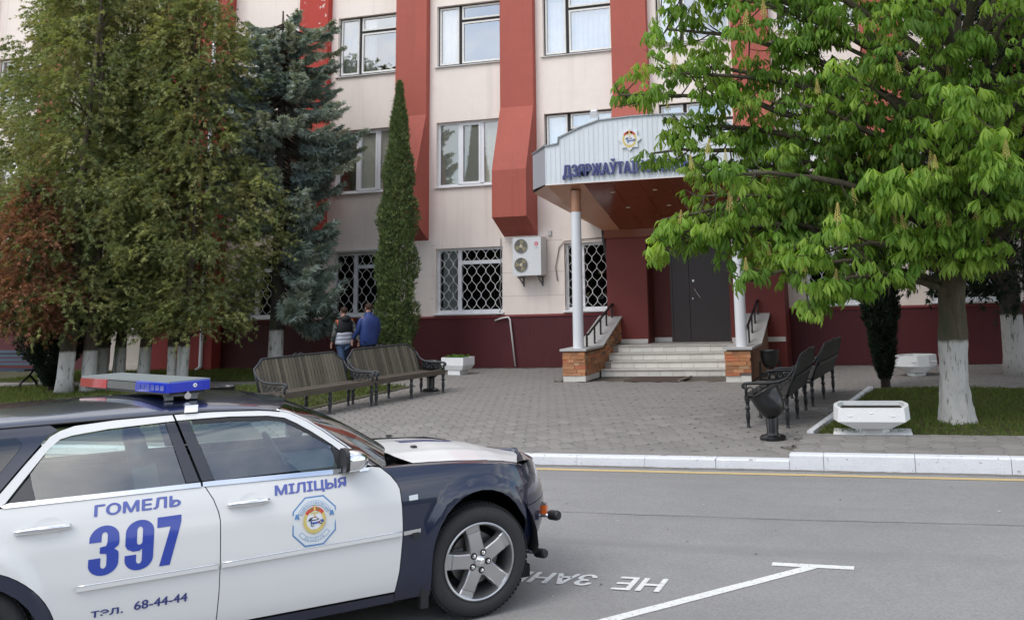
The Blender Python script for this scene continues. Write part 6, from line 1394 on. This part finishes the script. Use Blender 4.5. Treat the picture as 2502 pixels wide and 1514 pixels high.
for (p, d) in ros:
    if p.z < zmin(p.x)+.10 or p.x < -4.6 or not keep(p): continue
    nl = rg.randint(4, 7); a0 = rg.uniform(0, 6.28); colb = LFC[rg.randrange(4)]*rg.uniform(.72, 1.25); sc = rg.uniform(.68, 1.08)
    for i in range(nl):
        M3 = Matrix.Translation(p+Vector((0, 0, rg.uniform(-.05, .04)))) @ Matrix.Rotation(a0+6.283*i/nl+rg.uniform(-.3, .3), 4, 'Z') @ Matrix.Rotation(rg.uniform(-.55, .55), 4, 'Y') @ Matrix.Rotation(rg.uniform(-.4, .4), 4, 'X') @ Matrix.Scale(sc*rg.uniform(.8, 1.1), 4)
        LV.append((M3, rg.randrange(len(leafs)), colb*rg.uniform(.88, 1.12)))
    if rg.random() < .12: cand.append((p+Vector((0, 0, .02)), rg.uniform(.8, 1.25)))
def infr(p):
    v = p-Vector((0, 0, 2.1038)); zc = v.dot(F); x = 1251+292.9+2286.2*v.dot(Rr)/zc; y = 757-452-2286.2*v.dot(Ur)/zc; return 30 < x < 2470 and 20 < y < 1500
order = sorted(range(len(LV)), key=lambda i: (LV[i][0].translation.length if infr(LV[i][0].translation) else 99)); big = set(order[:300])
lm_ = {}
V = []; Fc = []; C = []; b = 0
CHI = Matrix.Translation(-CH)
for i, (M3, k, c) in enumerate(LV):
    v, f = leafs[k]
    if i in big:
        ck = (k, i % 3)
        if ck not in lm_: lm_[ck] = raw_mesh('leaf', v, f, fol_c, np.tile(LFC[ck[1]]*1.05, (len(v), 1)))
        o = link('leaf', lm_[ck], None, ch); o.matrix_parent_inverse = Matrix.Identity(4); o.matrix_basis = CHI @ M3; continue
    if not infr(M3.translation): v, f = leafs_s[k]
    m_ = np.array(CHI @ M3); V.append(v @ m_[:3, :3].T+m_[:3, 3]); Fc.append(f+b); C.append(np.tile(c, (len(v), 1))); b += len(v)
link('crown', raw_mesh('crown', np.concatenate(V), np.concatenate(Fc), fol_c, np.concatenate(C)), None, ch, 'stuff')
# flower candles
cm_ = MB(); rc_ = random.Random(4)
cm_.tube([(0, 0, 0), (0, 0, .24)], .004, 4)
for i in range(46):
    t = i/46; r_ = .030*(1-t)**.8+.005; a = i*2.4; c = (r_*math.cos(a), r_*math.sin(a), .05+.20*t); s = .011*(1-.5*t); cm_.add([(c[0]+s, c[1], c[2]), (c[0], c[1]+s, c[2]), (c[0]-s, c[1], c[2]), (c[0], c[1]-s, c[2]), (c[0], c[1], c[2]+s), (c[0], c[1], c[2]-s)], [(0, 1, 4), (1, 2, 4), (2, 3, 4), (3, 0, 4), (1, 0, 5), (2, 1, 5), (3, 2, 5), (0, 3, 5)])
cme = cm_.mesh('flower_candle', [M('chestnut_blossom', (.62, .52, .18), .7, trans=.2)])
for (p, s) in cand:
    if not infr(p): continue
    o = link('flower_candle', cme, None, ch); o.location = p-CH; o.scale = (s, s, s); o.rotation_euler = (rg.uniform(-.15, .15), rg.uniform(-.15, .15), 0)
# ---- grass
gm = M('grass_blade', (.07, .12, .02), .7, attr='Col', trans=.25, spec=.2)
def grass(name, poly, n, h, cols, z, seed):
    g = np.random.default_rng(seed); xs_ = [p[0] for p in poly]; ys_ = [p[1] for p in poly]; P = np.stack([g.uniform(min(xs_), max(xs_), n*2), g.uniform(min(ys_), max(ys_), n*2)], 1)
    ok = np.array([inside(poly, x, y) for x, y in P]); P = P[ok][:n]; k = len(P); a = g.uniform(0, 6.283, k); w = .006+.004*g.uniform(size=k); hh = h*g.uniform(.4, 1.3, k)*(1+.5*np.sin(P[:, 0]*2.1)*np.cos(P[:, 1]*1.7)); ln = g.normal(0, .5, (k, 2))*hh[:, None]
    A = np.column_stack([P[:, 0]-w*np.cos(a), P[:, 1]-w*np.sin(a), np.full(k, z)]); B = np.column_stack([P[:, 0]+w*np.cos(a), P[:, 1]+w*np.sin(a), np.full(k, z)]); T = np.column_stack([P[:, 0]+ln[:, 0], P[:, 1]+ln[:, 1], z+hh])
    V = np.stack([A, B, T], 1).reshape(-1, 3); c = np.repeat(np.array(cols)[g.integers(0, len(cols), k)]*g.uniform(.7, 1.3, (k, 1)), 3, 0)
    o = link(name, raw_mesh(name, V, np.arange(3*k).reshape(k, 3), gm, c), None); tag(o, {'r': 'short green grass of the right lawn around the chestnut', 'l': 'green grass under the olive benches and thujas', 'w': 'strip of green grass along the foot of the building'}[name_key[seed]], 'grass', kind='stuff'); return o
name_key = {1: 'r', 2: 'l', 3: 'w'}; GC = [(.10, .16, .03), (.078, .125, .026), (.125, .185, .036), (.125, .125, .045), (.09, .08, .038)]
grass('grass', [(-1.2, 12.88), (5, 12.86), (5, 18.33), (-.6, 18.33)], 60000, .05, GC, .148, 1)
grass('grass', [(-22, 12.5), (-10.62, 12.5), (-10.62, 19.08), (-22, 19.08)], 60000, .07, GC, .133, 2)
grass('grass', [(-24, 20.32), (-11.62, 20.32), (-11.62, 23.4), (-24, 23.4)], 26000, .08, GC, .138, 3)
# ---- far side of the street, behind the photographer: seen only in glass and paint
g = np.random.default_rng(99); n = 26000; xx = g.uniform(-70, 60, n); top_ = 6.5+2.5*np.sin(xx*.21)+1.6*np.sin(xx*.53+1); P = np.column_stack([xx, -24+g.normal(0, 2.2, n), top_*np.sqrt(g.uniform(.0, 1, n))]); D = g.normal(0, 1, (n, 3))
tl = fol_obj('treeline', [sprays(P, D, np.full(n, 1.1), .45, np.array([[.05, .085, .022]])*g.uniform(.6, 1.3, (n, 1)), 2, .9, g)], fol, None); tag(tl, 'row of leafy trees on the far side of the street', 'trees')
